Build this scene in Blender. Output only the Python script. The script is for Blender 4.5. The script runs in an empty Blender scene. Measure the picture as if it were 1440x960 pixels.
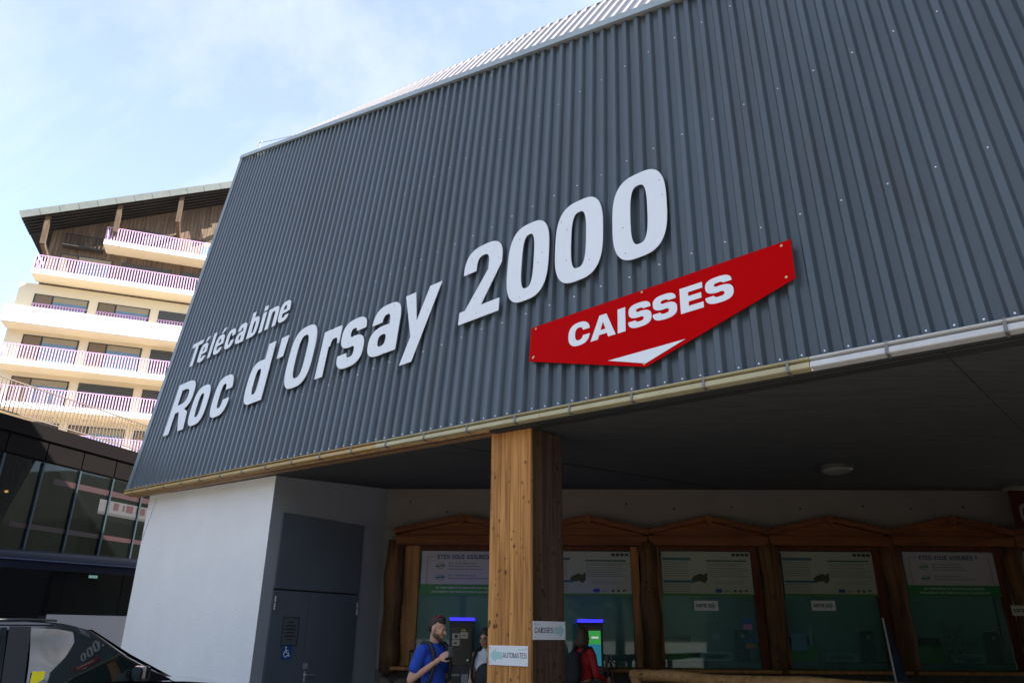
import bpy, bmesh, math, random
import numpy as np
from mathutils import Vector, Matrix, geometry

# ------------------------------------------------------------------ camera, sky, sun, exposure
SC = bpy.context.scene
COL = SC.collection
random.seed(7)
rng = np.random.default_rng(7)

F = 1024.0
PITCH = math.atan2(410, 1024)
ROLL = math.radians(0.55)
CP, SP = math.cos(PITCH), math.sin(PITCH)
EYE = Vector((0, 0, 1.6))
fwd = Vector((0, CP, SP)); up0 = Vector((0, -SP, CP)); rt0 = Vector((1, 0, 0))
cx = math.cos(ROLL) * rt0 + math.sin(ROLL) * up0
cy = -math.sin(ROLL) * rt0 + math.cos(ROLL) * up0
cam_d = bpy.data.cameras.new('camera')
cam_d.sensor_width = 36; cam_d.lens = 36 * F / 1440; cam_d.clip_end = 3000
cam = bpy.data.objects.new('camera', cam_d); COL.objects.link(cam)
M = Matrix((cx, cy, -fwd)).transposed().to_4x4(); M.translation = EYE
cam.matrix_world = M
SC.camera = cam

SUN_AZ, SUN_EL = math.radians(104), math.radians(38)
sun_dir = Vector((math.sin(SUN_AZ) * math.cos(SUN_EL), math.cos(SUN_AZ) * math.cos(SUN_EL), math.sin(SUN_EL)))
sl = bpy.data.lights.new('sun', 'SUN'); sl.energy = 5.0; sl.angle = math.radians(0.53); sl.color = (1, .94, .85)
so = bpy.data.objects.new('sun', sl); COL.objects.link(so)
so.rotation_euler = (-sun_dir).to_track_quat('-Z', 'Y').to_euler()

W = bpy.data.worlds.new('World'); SC.world = W; W.use_nodes = True
nt = W.node_tree; nt.nodes.clear()
N = nt.nodes.new; LK = nt.links.new
out = N('ShaderNodeOutputWorld'); bg = N('ShaderNodeBackground'); sky = N('ShaderNodeTexSky')
sky.sky_type = 'NISHITA'; sky.sun_disc = False; sky.sun_elevation = SUN_EL; sky.sun_rotation = SUN_AZ
sky.altitude = 1200; sky.air_density = 1.0; sky.dust_density = 1.6
bg.inputs['Strength'].default_value = 0.15
tc = N('ShaderNodeTexCoord')
mp = N('ShaderNodeMapping'); mp.inputs['Scale'].default_value = (1.0, 2.8, 1.6); mp.inputs['Rotation'].default_value = (0.3, 0.5, 0.9)
nz = N('ShaderNodeTexNoise'); nz.inputs['Scale'].default_value = 1.25; nz.inputs['Detail'].default_value = 9; nz.inputs['Roughness'].default_value = .62
nz.inputs['Distortion'].default_value = .7
rmp = N('ShaderNodeValToRGB'); rmp.color_ramp.elements[0].position = .42; rmp.color_ramp.elements[1].position = .70
rmp.color_ramp.elements[0].color = (.33, .33, .33, 1); rmp.color_ramp.elements[1].color = (.80, .80, .80, 1)
mixc = N('ShaderNodeMix'); mixc.data_type = 'RGBA'
mixc.inputs['B'].default_value = (2.35, 2.5, 2.75, 1)
LK(tc.outputs['Generated'], mp.inputs['Vector']); LK(mp.outputs[0], nz.inputs['Vector']); LK(nz.outputs['Fac'], rmp.inputs[0])
LK(rmp.outputs[0], mixc.inputs['Factor']); LK(sky.outputs[0], mixc.inputs['A']); LK(mixc.outputs['Result'], bg.inputs['Color'])
LK(bg.outputs[0], out.inputs[0])

SC.view_settings.view_transform = 'Standard'; SC.view_settings.look = 'None'
SC.view_settings.exposure = 1.66; SC.view_settings.gamma = 1
SC.cycles.max_bounces = 8; SC.cycles.diffuse_bounces = 4; SC.cycles.transparent_max_bounces = 12
SC.cycles.caustics_reflective = False; SC.cycles.caustics_refractive = False

# ------------------------------------------------------------------ surveying helpers
def ray(x, y):
    a = x - 720; b = 480 - y
    a, b = a * math.cos(ROLL) - b * math.sin(ROLL), a * math.sin(ROLL) + b * math.cos(ROLL)
    return Vector((a, F * CP - b * SP, b * CP + F * SP)) / F
def at_y(x, y, Y): d = ray(x, y); return EYE + d * (Y / d.y)
def at_z(x, y, Z): d = ray(x, y); return EYE + d * ((Z - 1.6) / d.z)
def at_p(x, y, p, n): d = ray(x, y); return EYE + d * ((p - EYE).dot(n) / d.dot(n))
def azv(deg): a = math.radians(deg); return Vector((math.sin(a), math.cos(a), 0))
Z = Vector((0, 0, 1))

# ------------------------------------------------------------------ materials
MATS = {}
def mat(name, col, rough=.6, metal=0., noise=None, bump=None, spec=.5, stretch=(1, 1, 1), dark=.6, coat=0., specks=None):
    """noise = (scale, amount): tone variation;  bump = (scale, strength)"""
    if name in MATS: return MATS[name]
    m = bpy.data.materials.new(name); m.use_nodes = True; MATS[name] = m
    t = m.node_tree; b = t.nodes['Principled BSDF']
    b.inputs['Base Color'].default_value = (*col, 1); b.inputs['Roughness'].default_value = rough
    b.inputs['Metallic'].default_value = metal; b.inputs['Specular IOR Level'].default_value = spec
    b.inputs['Coat Weight'].default_value = coat
    if noise or bump:
        tc = t.nodes.new('ShaderNodeTexCoord'); mp = t.nodes.new('ShaderNodeMapping')
        mp.inputs['Scale'].default_value = stretch
        t.links.new(tc.outputs['Object'], mp.inputs[0])
    if noise:
        n = t.nodes.new('ShaderNodeTexNoise'); n.inputs['Scale'].default_value = noise[0]; n.inputs['Detail'].default_value = 7
        n.inputs['Roughness'].default_value = .65
        mx = t.nodes.new('ShaderNodeMix'); mx.data_type = 'RGBA'; mx.blend_type = 'MIX'
        r = t.nodes.new('ShaderNodeMapRange'); r.inputs[1].default_value = .35; r.inputs[2].default_value = .7
        r.inputs[3].default_value = 0; r.inputs[4].default_value = noise[1]
        mx.inputs['A'].default_value = (*col, 1); mx.inputs['B'].default_value = (*[c * dark for c in col], 1)
        t.links.new(mp.outputs[0], n.inputs['Vector']); t.links.new(n.outputs['Fac'], r.inputs[0])
        t.links.new(r.outputs[0], mx.inputs['Factor']); t.links.new(mx.outputs['Result'], b.inputs['Base Color'])
    if specks:
        n = t.nodes.new('ShaderNodeTexNoise'); n.inputs['Scale'].default_value = specks[0]; n.inputs['Detail'].default_value = 3
        r = t.nodes.new('ShaderNodeMapRange'); r.inputs[1].default_value = specks[1]; r.inputs[2].default_value = specks[1] + .03
        m2 = t.nodes.new('ShaderNodeMix'); m2.data_type = 'RGBA'; m2.inputs['B'].default_value = (*specks[2], 1)
        ml = t.nodes.new('ShaderNodeMath'); ml.operation = 'MULTIPLY'; ml.inputs[1].default_value = .6
        t.links.new(mp.outputs[0], n.inputs['Vector']); t.links.new(n.outputs['Fac'], r.inputs[0]); t.links.new(r.outputs[0], ml.inputs[0])
        t.links.new(mx.outputs['Result'], m2.inputs['A']); t.links.new(ml.outputs[0], m2.inputs['Factor']); t.links.new(m2.outputs['Result'], b.inputs['Base Color'])
    if bump:
        n = t.nodes.new('ShaderNodeTexNoise'); n.inputs['Scale'].default_value = bump[0]; n.inputs['Detail'].default_value = 5
        bp = t.nodes.new('ShaderNodeBump'); bp.inputs['Strength'].default_value = bump[1]; bp.inputs['Distance'].default_value = .02
        t.links.new(mp.outputs[0], n.inputs['Vector']); t.links.new(n.outputs['Fac'], bp.inputs['Height'])
        t.links.new(bp.outputs[0], b.inputs['Normal'])
    return m

def glass(name, tint, clear=.5, rough=.03, body=None):
    """window glass: mirror-like surface over tinted see-through (clear) and a frosted body colour"""
    if name in MATS: return MATS[name]
    m = bpy.data.materials.new(name); m.use_nodes = True; MATS[name] = m
    t = m.node_tree; t.nodes.clear(); n = t.nodes.new; k = t.links.new
    o = n('ShaderNodeOutputMaterial'); tr = n('ShaderNodeBsdfTransparent'); tr.inputs[0].default_value = (*tint, 1)
    df = n('ShaderNodeBsdfDiffuse'); df.inputs[0].default_value = (*(body or tint), 1)
    gl = n('ShaderNodeBsdfGlossy'); gl.inputs['Roughness'].default_value = rough; gl.inputs[0].default_value = (.9, .95, .95, 1)
    m1 = n('ShaderNodeMixShader'); m1.inputs[0].default_value = clear
    m2 = n('ShaderNodeMixShader'); fr = n('ShaderNodeFresnel'); fr.inputs[0].default_value = 1.42
    k(df.outputs[0], m1.inputs[1]); k(tr.outputs[0], m1.inputs[2]); k(fr.outputs[0], m2.inputs[0])
    k(m1.outputs[0], m2.inputs[1]); k(gl.outputs[0], m2.inputs[2]); k(m2.outputs[0], o.inputs[0])
    return m

def wood(name, c1, c2, knots=.0, scale=1., rough=.65, axis=2):
    """boards: grain stretched along an axis, dark knots"""
    if name in MATS: return MATS[name]
    m = bpy.data.materials.new(name); m.use_nodes = True; MATS[name] = m
    t = m.node_tree; b = t.nodes['Principled BSDF']; n = t.nodes.new; k = t.links.new
    b.inputs['Roughness'].default_value = rough; b.inputs['Specular IOR Level'].default_value = .25
    tc = n('ShaderNodeTexCoord'); oi = n('ShaderNodeObjectInfo')
    ad = n('ShaderNodeVectorMath'); ad.operation = 'MULTIPLY_ADD'; ad.inputs[1].default_value = (1, 1, 1)
    cmb = n('ShaderNodeCombineXYZ'); ml = n('ShaderNodeMath'); ml.operation = 'MULTIPLY'; ml.inputs[1].default_value = 37
    k(oi.outputs['Random'], ml.inputs[0])
    for i in range(3): k(ml.outputs[0], cmb.inputs[i])
    k(tc.outputs['Object'], ad.inputs[0]); k(cmb.outputs[0], ad.inputs[2])
    def mapped(v):
        q = n('ShaderNodeMapping'); s = [v[0]] * 3; s[axis] = v[1]; q.inputs['Scale'].default_value = s
        k(ad.outputs[0], q.inputs[0]); return q.outputs[0]
    g = n('ShaderNodeTexNoise'); g.inputs['Scale'].default_value = 1; g.inputs['Detail'].default_value = 6; g.inputs['Distortion'].default_value = .6
    k(mapped((16 * scale, .9 * scale)), g.inputs['Vector'])
    f = n('ShaderNodeTexNoise'); f.inputs['Scale'].default_value = 1; f.inputs['Detail'].default_value = 4
    k(mapped((70 * scale, 2 * scale)), f.inputs['Vector'])
    sm = n('ShaderNodeMath'); sm.operation = 'MULTIPLY_ADD'; sm.inputs[1].default_value = .45
    k(f.outputs['Fac'], sm.inputs[0]); k(g.outputs['Fac'], sm.inputs[2])
    r = n('ShaderNodeMapRange'); r.inputs[1].default_value = .56; r.inputs[2].default_value = .88
    k(sm.outputs[0], r.inputs[0])
    mx = n('ShaderNodeMix'); mx.data_type = 'RGBA'; mx.inputs['A'].default_value = (*c1, 1); mx.inputs['B'].default_value = (*c2, 1)
    k(r.outputs[0], mx.inputs['Factor']); res = mx.outputs['Result']
    if knots:
        v = n('ShaderNodeTexVoronoi'); v.inputs['Scale'].default_value = 1; v.inputs['Randomness'].default_value = 1
        k(mapped((14 * scale, 10.5 * scale)), v.inputs['Vector'])
        wn = n('ShaderNodeTexNoise'); wn.inputs['Scale'].default_value = 3.5 * scale; k(ad.outputs[0], wn.inputs['Vector'])
        rw = n('ShaderNodeMapRange'); rw.inputs[1].default_value = .40; rw.inputs[2].default_value = .66; rw.inputs[3].default_value = .0; rw.inputs[4].default_value = .22
        k(wn.outputs['Fac'], rw.inputs[0])
        sb = n('ShaderNodeMath'); sb.operation = 'SUBTRACT'; k(v.outputs['Distance'], sb.inputs[0]); k(rw.outputs[0], sb.inputs[1])
        kr = n('ShaderNodeMapRange'); kr.inputs[1].default_value = -.06; kr.inputs[2].default_value = .12; kr.inputs[3].default_value = knots; kr.inputs[4].default_value = 0
        k(sb.outputs[0], kr.inputs[0])
        m2 = n('ShaderNodeMix'); m2.data_type = 'RGBA'; m2.inputs['B'].default_value = (*[c * .30 for c in c2], 1)
        k(res, m2.inputs['A']); k(kr.outputs[0], m2.inputs['Factor']); res = m2.outputs['Result']
    k(res, b.inputs['Base Color'])
    bp = n('ShaderNodeBump'); bp.inputs['Strength'].default_value = .25; bp.inputs['Distance'].default_value = .01
    k(sm.outputs[0], bp.inputs['Height']); k(bp.outputs[0], b.inputs['Normal'])
    return m

def emit(name, col, s):
    if name in MATS: return MATS[name]
    m = bpy.data.materials.new(name); m.use_nodes = True; MATS[name] = m
    b = m.node_tree.nodes['Principled BSDF']; b.inputs['Base Color'].default_value = (*[c * .3 for c in col], 1)
    b.inputs['Emission Color'].default_value = (*col, 1); b.inputs['Emission Strength'].default_value = s
    return m

# ------------------------------------------------------------------ mesh helpers
class MB:
    def __init__(s): s.v = []; s.f = []; s.smooth = False
    def add(s, vs, fs):
        o = len(s.v); s.v += [tuple(p) for p in vs]; s.f += [tuple(i + o for i in f) for f in fs]; return s
    def box(s, c, ax, ay, az):            # centre and three half-axes
        c = Vector(c); ax = Vector(ax); ay = Vector(ay); az = Vector(az)
        if ax.cross(ay).dot(az) < 0: ax = -ax
        p = [c + ax * i + ay * j + az * k for k in (-1, 1) for j in (-1, 1) for i in (-1, 1)]
        return s.add(p, [(0, 2, 3, 1), (4, 5, 7, 6), (0, 1, 5, 4), (2, 6, 7, 3), (0, 4, 6, 2), (1, 3, 7, 5)])
    def aabb(s, x0, x1, y0, y1, z0, z1):
        return s.box(((x0 + x1) / 2, (y0 + y1) / 2, (z0 + z1) / 2), ((x1 - x0) / 2, 0, 0), (0, (y1 - y0) / 2, 0), (0, 0, (z1 - z0) / 2))
    def bar(s, a, b, w, h=None, up=Z):      # rectangular bar from a to b
        a = Vector(a); b = Vector(b); d = (b - a); h = h or w
        x = d.cross(up)
        if x.length < 1e-6: x = d.cross(Vector((1, 0, 0)))
        x.normalize(); y = x.cross(d).normalized()
        return s.box((a + b) / 2, d / 2, x * w / 2, y * h / 2)
    def tube(s, pts, rad, n=8, caps=True):
        pts = [Vector(p) for p in pts]; rad = rad if isinstance(rad, (list, tuple)) else [rad] * len(pts)
        o = len(s.v); prev = None
        for i, p in enumerate(pts):
            d = (pts[min(i + 1, len(pts) - 1)] - pts[max(i - 1, 0)]).normalized()
            x = d.cross(Z) if prev is None else prev - d * prev.dot(d)
            if x.length < 1e-4: x = d.cross(Vector((1, 0, 0)))
            x.normalize(); prev = x; y = d.cross(x)
            for k in range(n):
                a = 2 * math.pi * k / n; s.v.append(tuple(p + (x * math.cos(a) + y * math.sin(a)) * rad[i]))
        for i in range(len(pts) - 1):
            for k in range(n):
                k2 = (k + 1) % n; s.f.append((o + i * n + k, o + i * n + k2, o + (i + 1) * n + k2, o + (i + 1) * n + k))
        if caps:
            s.f.append(tuple(o + k for k in reversed(range(n)))); s.f.append(tuple(o + (len(pts) - 1) * n + k for k in range(n)))
        return s
    def ell(s, c, r, rot=None, nu=14, nv=9):
        c = Vector(c); o = len(s.v); rot = rot or Matrix.Identity(3)
        vs = [c + rot @ Vector((0, 0, -r[2]))]
        for j in range(1, nv):
            t = math.pi * j / nv - math.pi / 2
            for i in range(nu):
                a = 2 * math.pi * i / nu
                vs.append(c + rot @ Vector((r[0] * math.cos(t) * math.cos(a), r[1] * math.cos(t) * math.sin(a), r[2] * math.sin(t))))
        vs.append(c + rot @ Vector((0, 0, r[2]))); fs = []
        for i in range(nu):
            fs.append((0, 1 + (i + 1) % nu, 1 + i))
            for j in range(nv - 2): fs.append((1 + j * nu + i, 1 + j * nu + (i + 1) % nu, 1 + (j + 1) * nu + (i + 1) % nu, 1 + (j + 1) * nu + i))
            fs.append((len(vs) - 1, 1 + (nv - 2) * nu + i, 1 + (nv - 2) * nu + (i + 1) % nu))
        return s.add(vs, fs)
    def cap(s, a, b, r1, r2, n=12):         # tapered capsule
        a = Vector(a); b = Vector(b); d = (b - a).normalized(); ps = []; rs = []
        for t in (90, 60, 30): ps.append(a - d * r1 * math.sin(math.radians(t))); rs.append(max(r1 * math.cos(math.radians(t)), .0008))
        ps += [a, b]; rs += [r1, r2]
        for t in (30, 60, 90): ps.append(b + d * r2 * math.sin(math.radians(t))); rs.append(max(r2 * math.cos(math.radians(t)), .0008))
        return s.tube(ps, rs, n)
    def build(s, name, m, parent=None, smooth=False, bevel=0, local=False, flip=False):
        me = bpy.data.meshes.new(name); me.from_pydata([tuple(p) for p in s.v], [], s.f); me.validate()
        o = bpy.data.objects.new(name, me); COL.objects.link(o)
        if m: me.materials.append(m)
        if parent is not None:
            o.parent = parent
            if not local: o.matrix_parent_inverse = WM(parent).inverted()
        if smooth:
            me.shade_smooth()
        if bevel:
            b = o.modifiers.new('bevel', 'BEVEL'); b.width = bevel; b.segments = 2; b.limit_method = 'ANGLE'
        return o

def WM(o):
    m = o.matrix_basis.copy()
    if o.parent: m = WM(o.parent) @ o.matrix_parent_inverse @ m
    return m
def empty(name, loc=(0, 0, 0), rz=0):
    o = bpy.data.objects.new(name, None); COL.objects.link(o); o.location = loc; o.rotation_euler = (0, 0, rz); o.empty_display_size = .2
    return o
def tag(o, label, cat, group=None):
    o['label'] = label; o['category'] = cat
    if group: o['group'] = group
    return o
def stuff(o): o['kind'] = 'stuff'; return o
def struct(o): o['kind'] = 'structure'; return o
def smooth_by_angle(o, deg=40):
    me = o.data; me.shade_smooth(); me.set_sharp_from_angle(angle=math.radians(deg)); return o

# ------------------------------------------------------------------ letter shapes (implicit outlines -> contours)
def contours(f, x0, x1, y0, y1, nx, ny):
    xs = np.linspace(x0, x1, nx); ys = np.linspace(y0, y1, ny); X, Y = np.meshgrid(xs, ys); G = f(X, Y)
    G = np.where(np.abs(G) < 1e-9, 1e-9, G); S = G < 0
    cells = np.argwhere((S[:-1, :-1] != S[1:, :-1]) | (S[:-1, :-1] != S[:-1, 1:]) | (S[:-1, :-1] != S[1:, 1:]))
    nxt = {}; pos = {}
    def edge(i, j, e):   # bottom, right, top, left
        a, b = {0: ((i, j), (i, j + 1)), 1: ((i, j + 1), (i + 1, j + 1)), 2: ((i + 1, j), (i + 1, j + 1)), 3: ((i, j), (i + 1, j))}[e]
        k = (a, b)
        if k not in pos:
            ga, gb = G[a], G[b]; t = ga / (ga - gb)
            pos[k] = (xs[a[1]] + (xs[b[1]] - xs[a[1]]) * t, ys[a[0]] + (ys[b[0]] - ys[a[0]]) * t)
        return k
    T = {1: [(3, 0)], 2: [(0, 1)], 3: [(3, 1)], 4: [(1, 2)], 5: [(3, 0), (1, 2)], 6: [(0, 2)], 7: [(3, 2)], 8: [(2, 3)], 9: [(2, 0)],
         10: [(0, 1), (2, 3)], 11: [(2, 1)], 12: [(1, 3)], 13: [(1, 0)], 14: [(0, 3)]}
    for i, j in cells:
        c = int(S[i, j]) + 2 * int(S[i, j + 1]) + 4 * int(S[i + 1, j + 1]) + 8 * int(S[i + 1, j])
        for a, b in T.get(c, ()):
            nxt[edge(i, j, a)] = edge(i, j, b)
    loops = []
    while nxt:
        k0 = next(iter(nxt)); k = k0; lp = []
        while k in nxt:
            lp.append(pos[k]); k = nxt.pop(k)
        if len(lp) > 8:
            q = [];  n = len(lp)
            for i in range(n):      # drop points on straight runs
                p = np.array(q[-1] if q else lp[i - 1]); c = np.array(lp[i]); d = np.array(lp[(i + 1) % n])
                u = c - p; w = d - c
                if abs(u[0] * w[1] - u[1] * w[0]) > 2e-3 * np.hypot(*u) * np.hypot(*w) * 4 or not q: q.append(lp[i])
            loops.append(q)
    return loops

def sup(cx, cy, rx, ry, p):
    return lambda x, y: ((np.abs((x - cx) / rx) ** p + np.abs((y - cy) / ry) ** p) ** (1 / p) - 1) * min(rx, ry)
def box2(x0, x1, y0, y1): return lambda x, y: np.maximum(np.maximum(x0 - x, x - x1), np.maximum(y0 - y, y - y1))
def uni(*f): return lambda x, y: np.minimum.reduce([g(x, y) for g in f])
def inter(*f): return lambda x, y: np.maximum.reduce([g(x, y) for g in f])
def sub(a, b): return lambda x, y: np.maximum(a(x, y), -b(x, y))
def ring(x0, x1, y0, y1, t, th, p=3.0):
    c = ((x0 + x1) / 2, (y0 + y1) / 2); rx, ry = (x1 - x0) / 2, (y1 - y0) / 2
    return sub(sup(*c, rx, ry, p), sup(*c, rx - t, ry - th, p))
def poly2(pts):             # convex polygon, counter-clockwise
    def f(x, y):
        r = None
        for i in range(len(pts)):
            (ax, ay), (bx, by) = pts[i], pts[(i + 1) % len(pts)]; L = math.hypot(bx - ax, by - ay)
            d = ((x - ax) * (by - ay) - (y - ay) * (bx - ax)) / L
            r = d if r is None else np.maximum(r, d)
        return r
    return f
INF = 9.
def glyph(ch, w, h, t, th, xh=None, p=3.0):
    """outline function of a heavy grotesque letter: width w, cap height h, stem t, horizontal stroke th, x-height xh"""
    xh = xh or h * .78
    if ch in '0OQo': H = xh if ch == 'o' else h; return ring(0, w, 0, H, t, th, p)
    if ch in 'cC':
        H = xh if ch == 'c' else h; return sub(ring(0, w, 0, H, t, th, p), box2(w * .5, INF, H * .385, H * .62))
    if ch in 'eé':
        e = uni(sub(ring(0, w, 0, xh, t, th, p), box2(w * .5, INF, xh * .29, xh * .45)), box2(t * .6, w - t * .5, xh * .43, xh * .43 + th * .8))
        if ch == 'é': e = uni(e, poly2([(w * .42, xh * 1.08), (w * .66, xh * 1.08), (w * .98, xh * 1.3), (w * .62, xh * 1.3)]))
        return e
    if ch == 'd': return uni(ring(0, w * .96, 0, xh, t, th, p), box2(w - t, w, 0, h))
    if ch == 'b': return uni(ring(w * .04, w, 0, xh, t, th, p), box2(0, t, 0, h))
    if ch == 'a':
        return uni(inter(ring(w * .03, w, xh * .1, xh, t, th, p), uni(box2(-INF, INF, xh * .66, INF), box2(w * .5, INF, xh * .4, INF))),
                   box2(w - t, w, 0, xh * .7), ring(0, w * .93, 0, xh * .58, t * .95, th * .85, 2.6))
    if ch == 'n': return uni(box2(0, t, 0, xh), inter(ring(0, w, xh * .2, xh * 1.01, t, th, p), box2(-INF, INF, xh * .6, INF)), box2(w - t, w, 0, xh * .62))
    if ch == 'r':
        return uni(box2(0, t, 0, xh), inter(ring(t * .2, w * 1.3, xh * .15, xh, t, th * 1.15, p), box2(-INF, w, xh * .62, INF)))
    if ch in 'sS':
        H = xh if ch == 's' else h; m = H * .52
        a = ring(w * .02, w * .97, m - th * .52, H, t, th, 2.7); b = ring(0, w, 0, m + th * .52, t, th, 2.7)
        return uni(sub(a, box2(w * .5, INF, -INF, m + (H - m) * .40)), sub(b, box2(-INF, w * .5, m - m * .40, INF)))
    if ch == '2':
        cyy = h * .69
        arc = ring(0, w * .98, cyy - h * .31, h, t, th, 2.8)
        arc = sub(arc, uni(box2(-INF, w * .5, -INF, cyy - h * .03), box2(w * .4, INF, -INF, cyy - h * .06)))
        dg = poly2([(0, th * .3), (w * .02, th), (w * .0 + t * 1.05, th), (w * .98, cyy - h * .045), (w * .985 - t * 1.0, cyy - h * .06)][::1])
        dg = poly2([(0, th * .25), (t * 1.3, th * .25), (w * .975, cyy - h * .055), (w * .97 - t * .92, cyy - h * .055)])
        return uni(arc, dg, box2(0, w, 0, th * 1.08))
    if ch == 'R':
        bowl = inter(ring(-w * .35, w * .96, h * .40, h, t, th, 3.0), box2(t * .4, INF, -INF, INF))
        return uni(box2(0, t, 0, h), bowl, box2(t * .3, w * .45, h - th, h), box2(t * .3, w * .45, h * .40, h * .40 + th),
                   poly2([(w - t, 0), (w, 0), (w * .93, h * .34), (w * .6, h * .46), (w * .42, h * .46)]), )
    if ch == 'y':
        dsc = -h * .26
        return uni(poly2([(w * .12, dsc), (w * .12 + t * 1.08, dsc), (w, xh), (w - t * 1.05, xh)]),
                   poly2([(w * .36, h * .02), (w * .52, h * .02), (w * .40 + t * .2, h * .2), (t * 1.05, xh), (0, xh)]))
    if ch == "'": return poly2([(0, h * .64), (t * .85, h * .64), (t, h), (0, h)])
    if ch == 'T': return uni(box2(0, w, h - th * 1.1, h), box2(w / 2 - t / 2, w / 2 + t / 2, 0, h))
    if ch == 'l': return box2(0, t, 0, h)
    if ch == 'i': return uni(box2(0, t, 0, xh), box2(0, t, xh * 1.09, h))
    if ch == 'I': return box2(0, w, 0, h)
    if ch == 'E': return uni(box2(0, t, 0, h), box2(0, w, 0, th), box2(0, w, h - th, h), box2(0, w * .93, h / 2 - th * .45, h / 2 + th * .5))
    if ch == 'A':
        return uni(poly2([(0, 0), (t * 1.05, 0), (w * .5 + t * .3, h), (w * .5 - t * .5, h)]), poly2([(w - t * 1.05, 0), (w, 0), (w * .5 + t * .5, h), (w * .5 - t * .3, h)]),
                   box2(w * .25, w * .75, h * .17, h * .17 + th * .85))
    if ch == 'U': return uni(inter(ring(0, w, 0, h * .7, t, th, 2.8), box2(-INF, INF, -INF, h * .36)), box2(0, t, h * .34, h), box2(w - t, w, h * .34, h))
    if ch == 'M':
        return uni(box2(0, t, 0, h), box2(w - t, w, 0, h), poly2([(w * .5 - t * .5, 0), (w * .5 + t * .5, 0), (t * 1.0, h), (0, h)]), poly2([(w * .5 - t * .5, 0), (w * .5 + t * .5, 0), (w, h), (w - t, h)]))
    if ch == 'V': return uni(poly2([(w * .5 - t * .45, 0), (w * .5 + t * .3, 0), (t * 1.05, h), (0, h)]), poly2([(w * .5 - t * .3, 0), (w * .5 + t * .45, 0), (w, h), (w - t * 1.05, h)]))
    if ch == 'É': return uni(glyph('E', w, h, t, th), poly2([(w * .35, h * 1.06), (w * .6, h * 1.06), (w * .95, h * 1.24), (w * .55, h * 1.24)]))
    if ch == '-': return box2(0, w, h * .36, h * .36 + th * 1.1)
    if ch == '?': return uni(sub(ring(0, w, h * .45, h, t, th, 2.6), uni(box2(-INF, w * .5, -INF, h * .68), box2(-INF, w * .5, -INF, h * .6))), box2(w * .5 - t * .5, w * .5 + t * .5, h * .26, h * .56), box2(w * .5 - t * .5, w * .5 + t * .5, 0, h * .16))
    raise KeyError(ch)

def glyph_mesh(loops, O, X, Y, D, thick):
    """extrude contour loops: O origin, X/Y plane axes, D outward normal"""
    mb = MB(); flat = [p for l in loops for p in l]
    def inside(p, l):
        c = False
        for (x0, y0), (x1, y1) in zip(l, l[1:] + l[:1]):
            if (y0 > p[1]) != (y1 > p[1]) and p[0] < (x1 - x0) * (p[1] - y0) / (y1 - y0) + x0: c = not c
        return c
    offs = np.cumsum([0] + [len(l) for l in loops]); depth = [sum(inside(l[0], m) for m in loops if m is not l) for l in loops]; tris = []
    for i, l in enumerate(loops):
        if depth[i] % 2: continue
        grp = [i] + [j for j, m in enumerate(loops) if depth[j] == depth[i] + 1 and inside(m[0], l)]
        idx = [int(offs[j]) + q for j in grp for q in range(len(loops[j]))]
        tris += [tuple(idx[q] for q in t) for t in geometry.tessellate_polygon([[Vector((x, y, 0)) for x, y in loops[j]] for j in grp])]
    P = lambda a, b, d: O + X * a + Y * b + D * d
    nf = len(flat); mb.v = [tuple(P(a, b, thick)) for a, b in flat] + [tuple(P(a, b, 0)) for a, b in flat]
    for t in tris:
        (ax, ay), (bx, by), (cx_, cy_) = [flat[i] for i in t]
        s = (bx - ax) * (cy_ - ay) - (by - ay) * (cx_ - ax)
        t = tuple(t) if s > 0 else tuple(reversed(t)); mb.f.append(t); mb.f.append(tuple(i + nf for i in reversed(t)))
    o = 0
    for l in loops:
        n = len(l)
        for i in range(n):
            j = (i + 1) % n; mb.f.append((o + i, o + i + nf, o + j + nf, o + j))
        o += n
    return mb

GW = {'I': .36, 'M': 1.25, 'A': 1.05, '-': .5, ' ': .45, 'E': .85, 'É': .85, '?': .8, 'R': 1.0, 'T': .9}
def bold_text(txt, O, X, Y, D, width, height, bold=.27):
    """heavy capitals from the implicit glyphs, as one flat print"""
    unit = height * .78; gap = .12; tot = sum(GW.get(c, .95) + gap for c in txt) - gap; k = width / (tot * unit); mb = MB(); x = 0
    for c in txt:
        w = GW.get(c, .95) * unit * k
        if c != ' ':
            t = min(bold * unit * k, w) if c != 'I' else w
            lp = contours(glyph(c, w, height, t, height * bold * .72), -.02 * height, w + .02 * height, -.05 * height, height * 1.3, 44, 56)
            g = glyph_mesh(lp, O + X * x, X, Y, D, .0006); mb.add(g.v, g.f)
        x += w + gap * unit * k
    return mb

def text_mesh(txt, size, O, X, Y, bold=.0, align='LEFT', width=None, squash=1.):
    """flat lettering laid on a plane (Blender's own font)"""
    c = bpy.data.curves.new('t', 'FONT'); c.body = txt; c.size = 1; c.align_x = 'LEFT'; c.offset = bold; c.fill_mode = 'FRONT'; c.resolution_u = 3
    o = bpy.data.objects.new('t', c); COL.objects.link(o)
    dg = bpy.context.evaluated_depsgraph_get(); dg.update()
    me = bpy.data.meshes.new_from_object(o.evaluated_get(dg))
    bpy.data.objects.remove(o); bpy.data.curves.remove(c)
    xs = [v.co.x for v in me.vertices]; x0, x1 = min(xs), max(xs)
    sx = size * squash if width is None else width / (x1 - x0)
    off = {'LEFT': 0, 'CENTER': -(x1 - x0) * sx / 2, 'RIGHT': -(x1 - x0) * sx}[align]
    mb = MB(); mb.v = [tuple(O + X * (off + (v.co.x - x0) * sx) + Y * (v.co.y * size)) for v in me.vertices]
    mb.f = [tuple(p.vertices) for p in me.polygons]; bpy.data.meshes.remove(me)
    return mb

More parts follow.
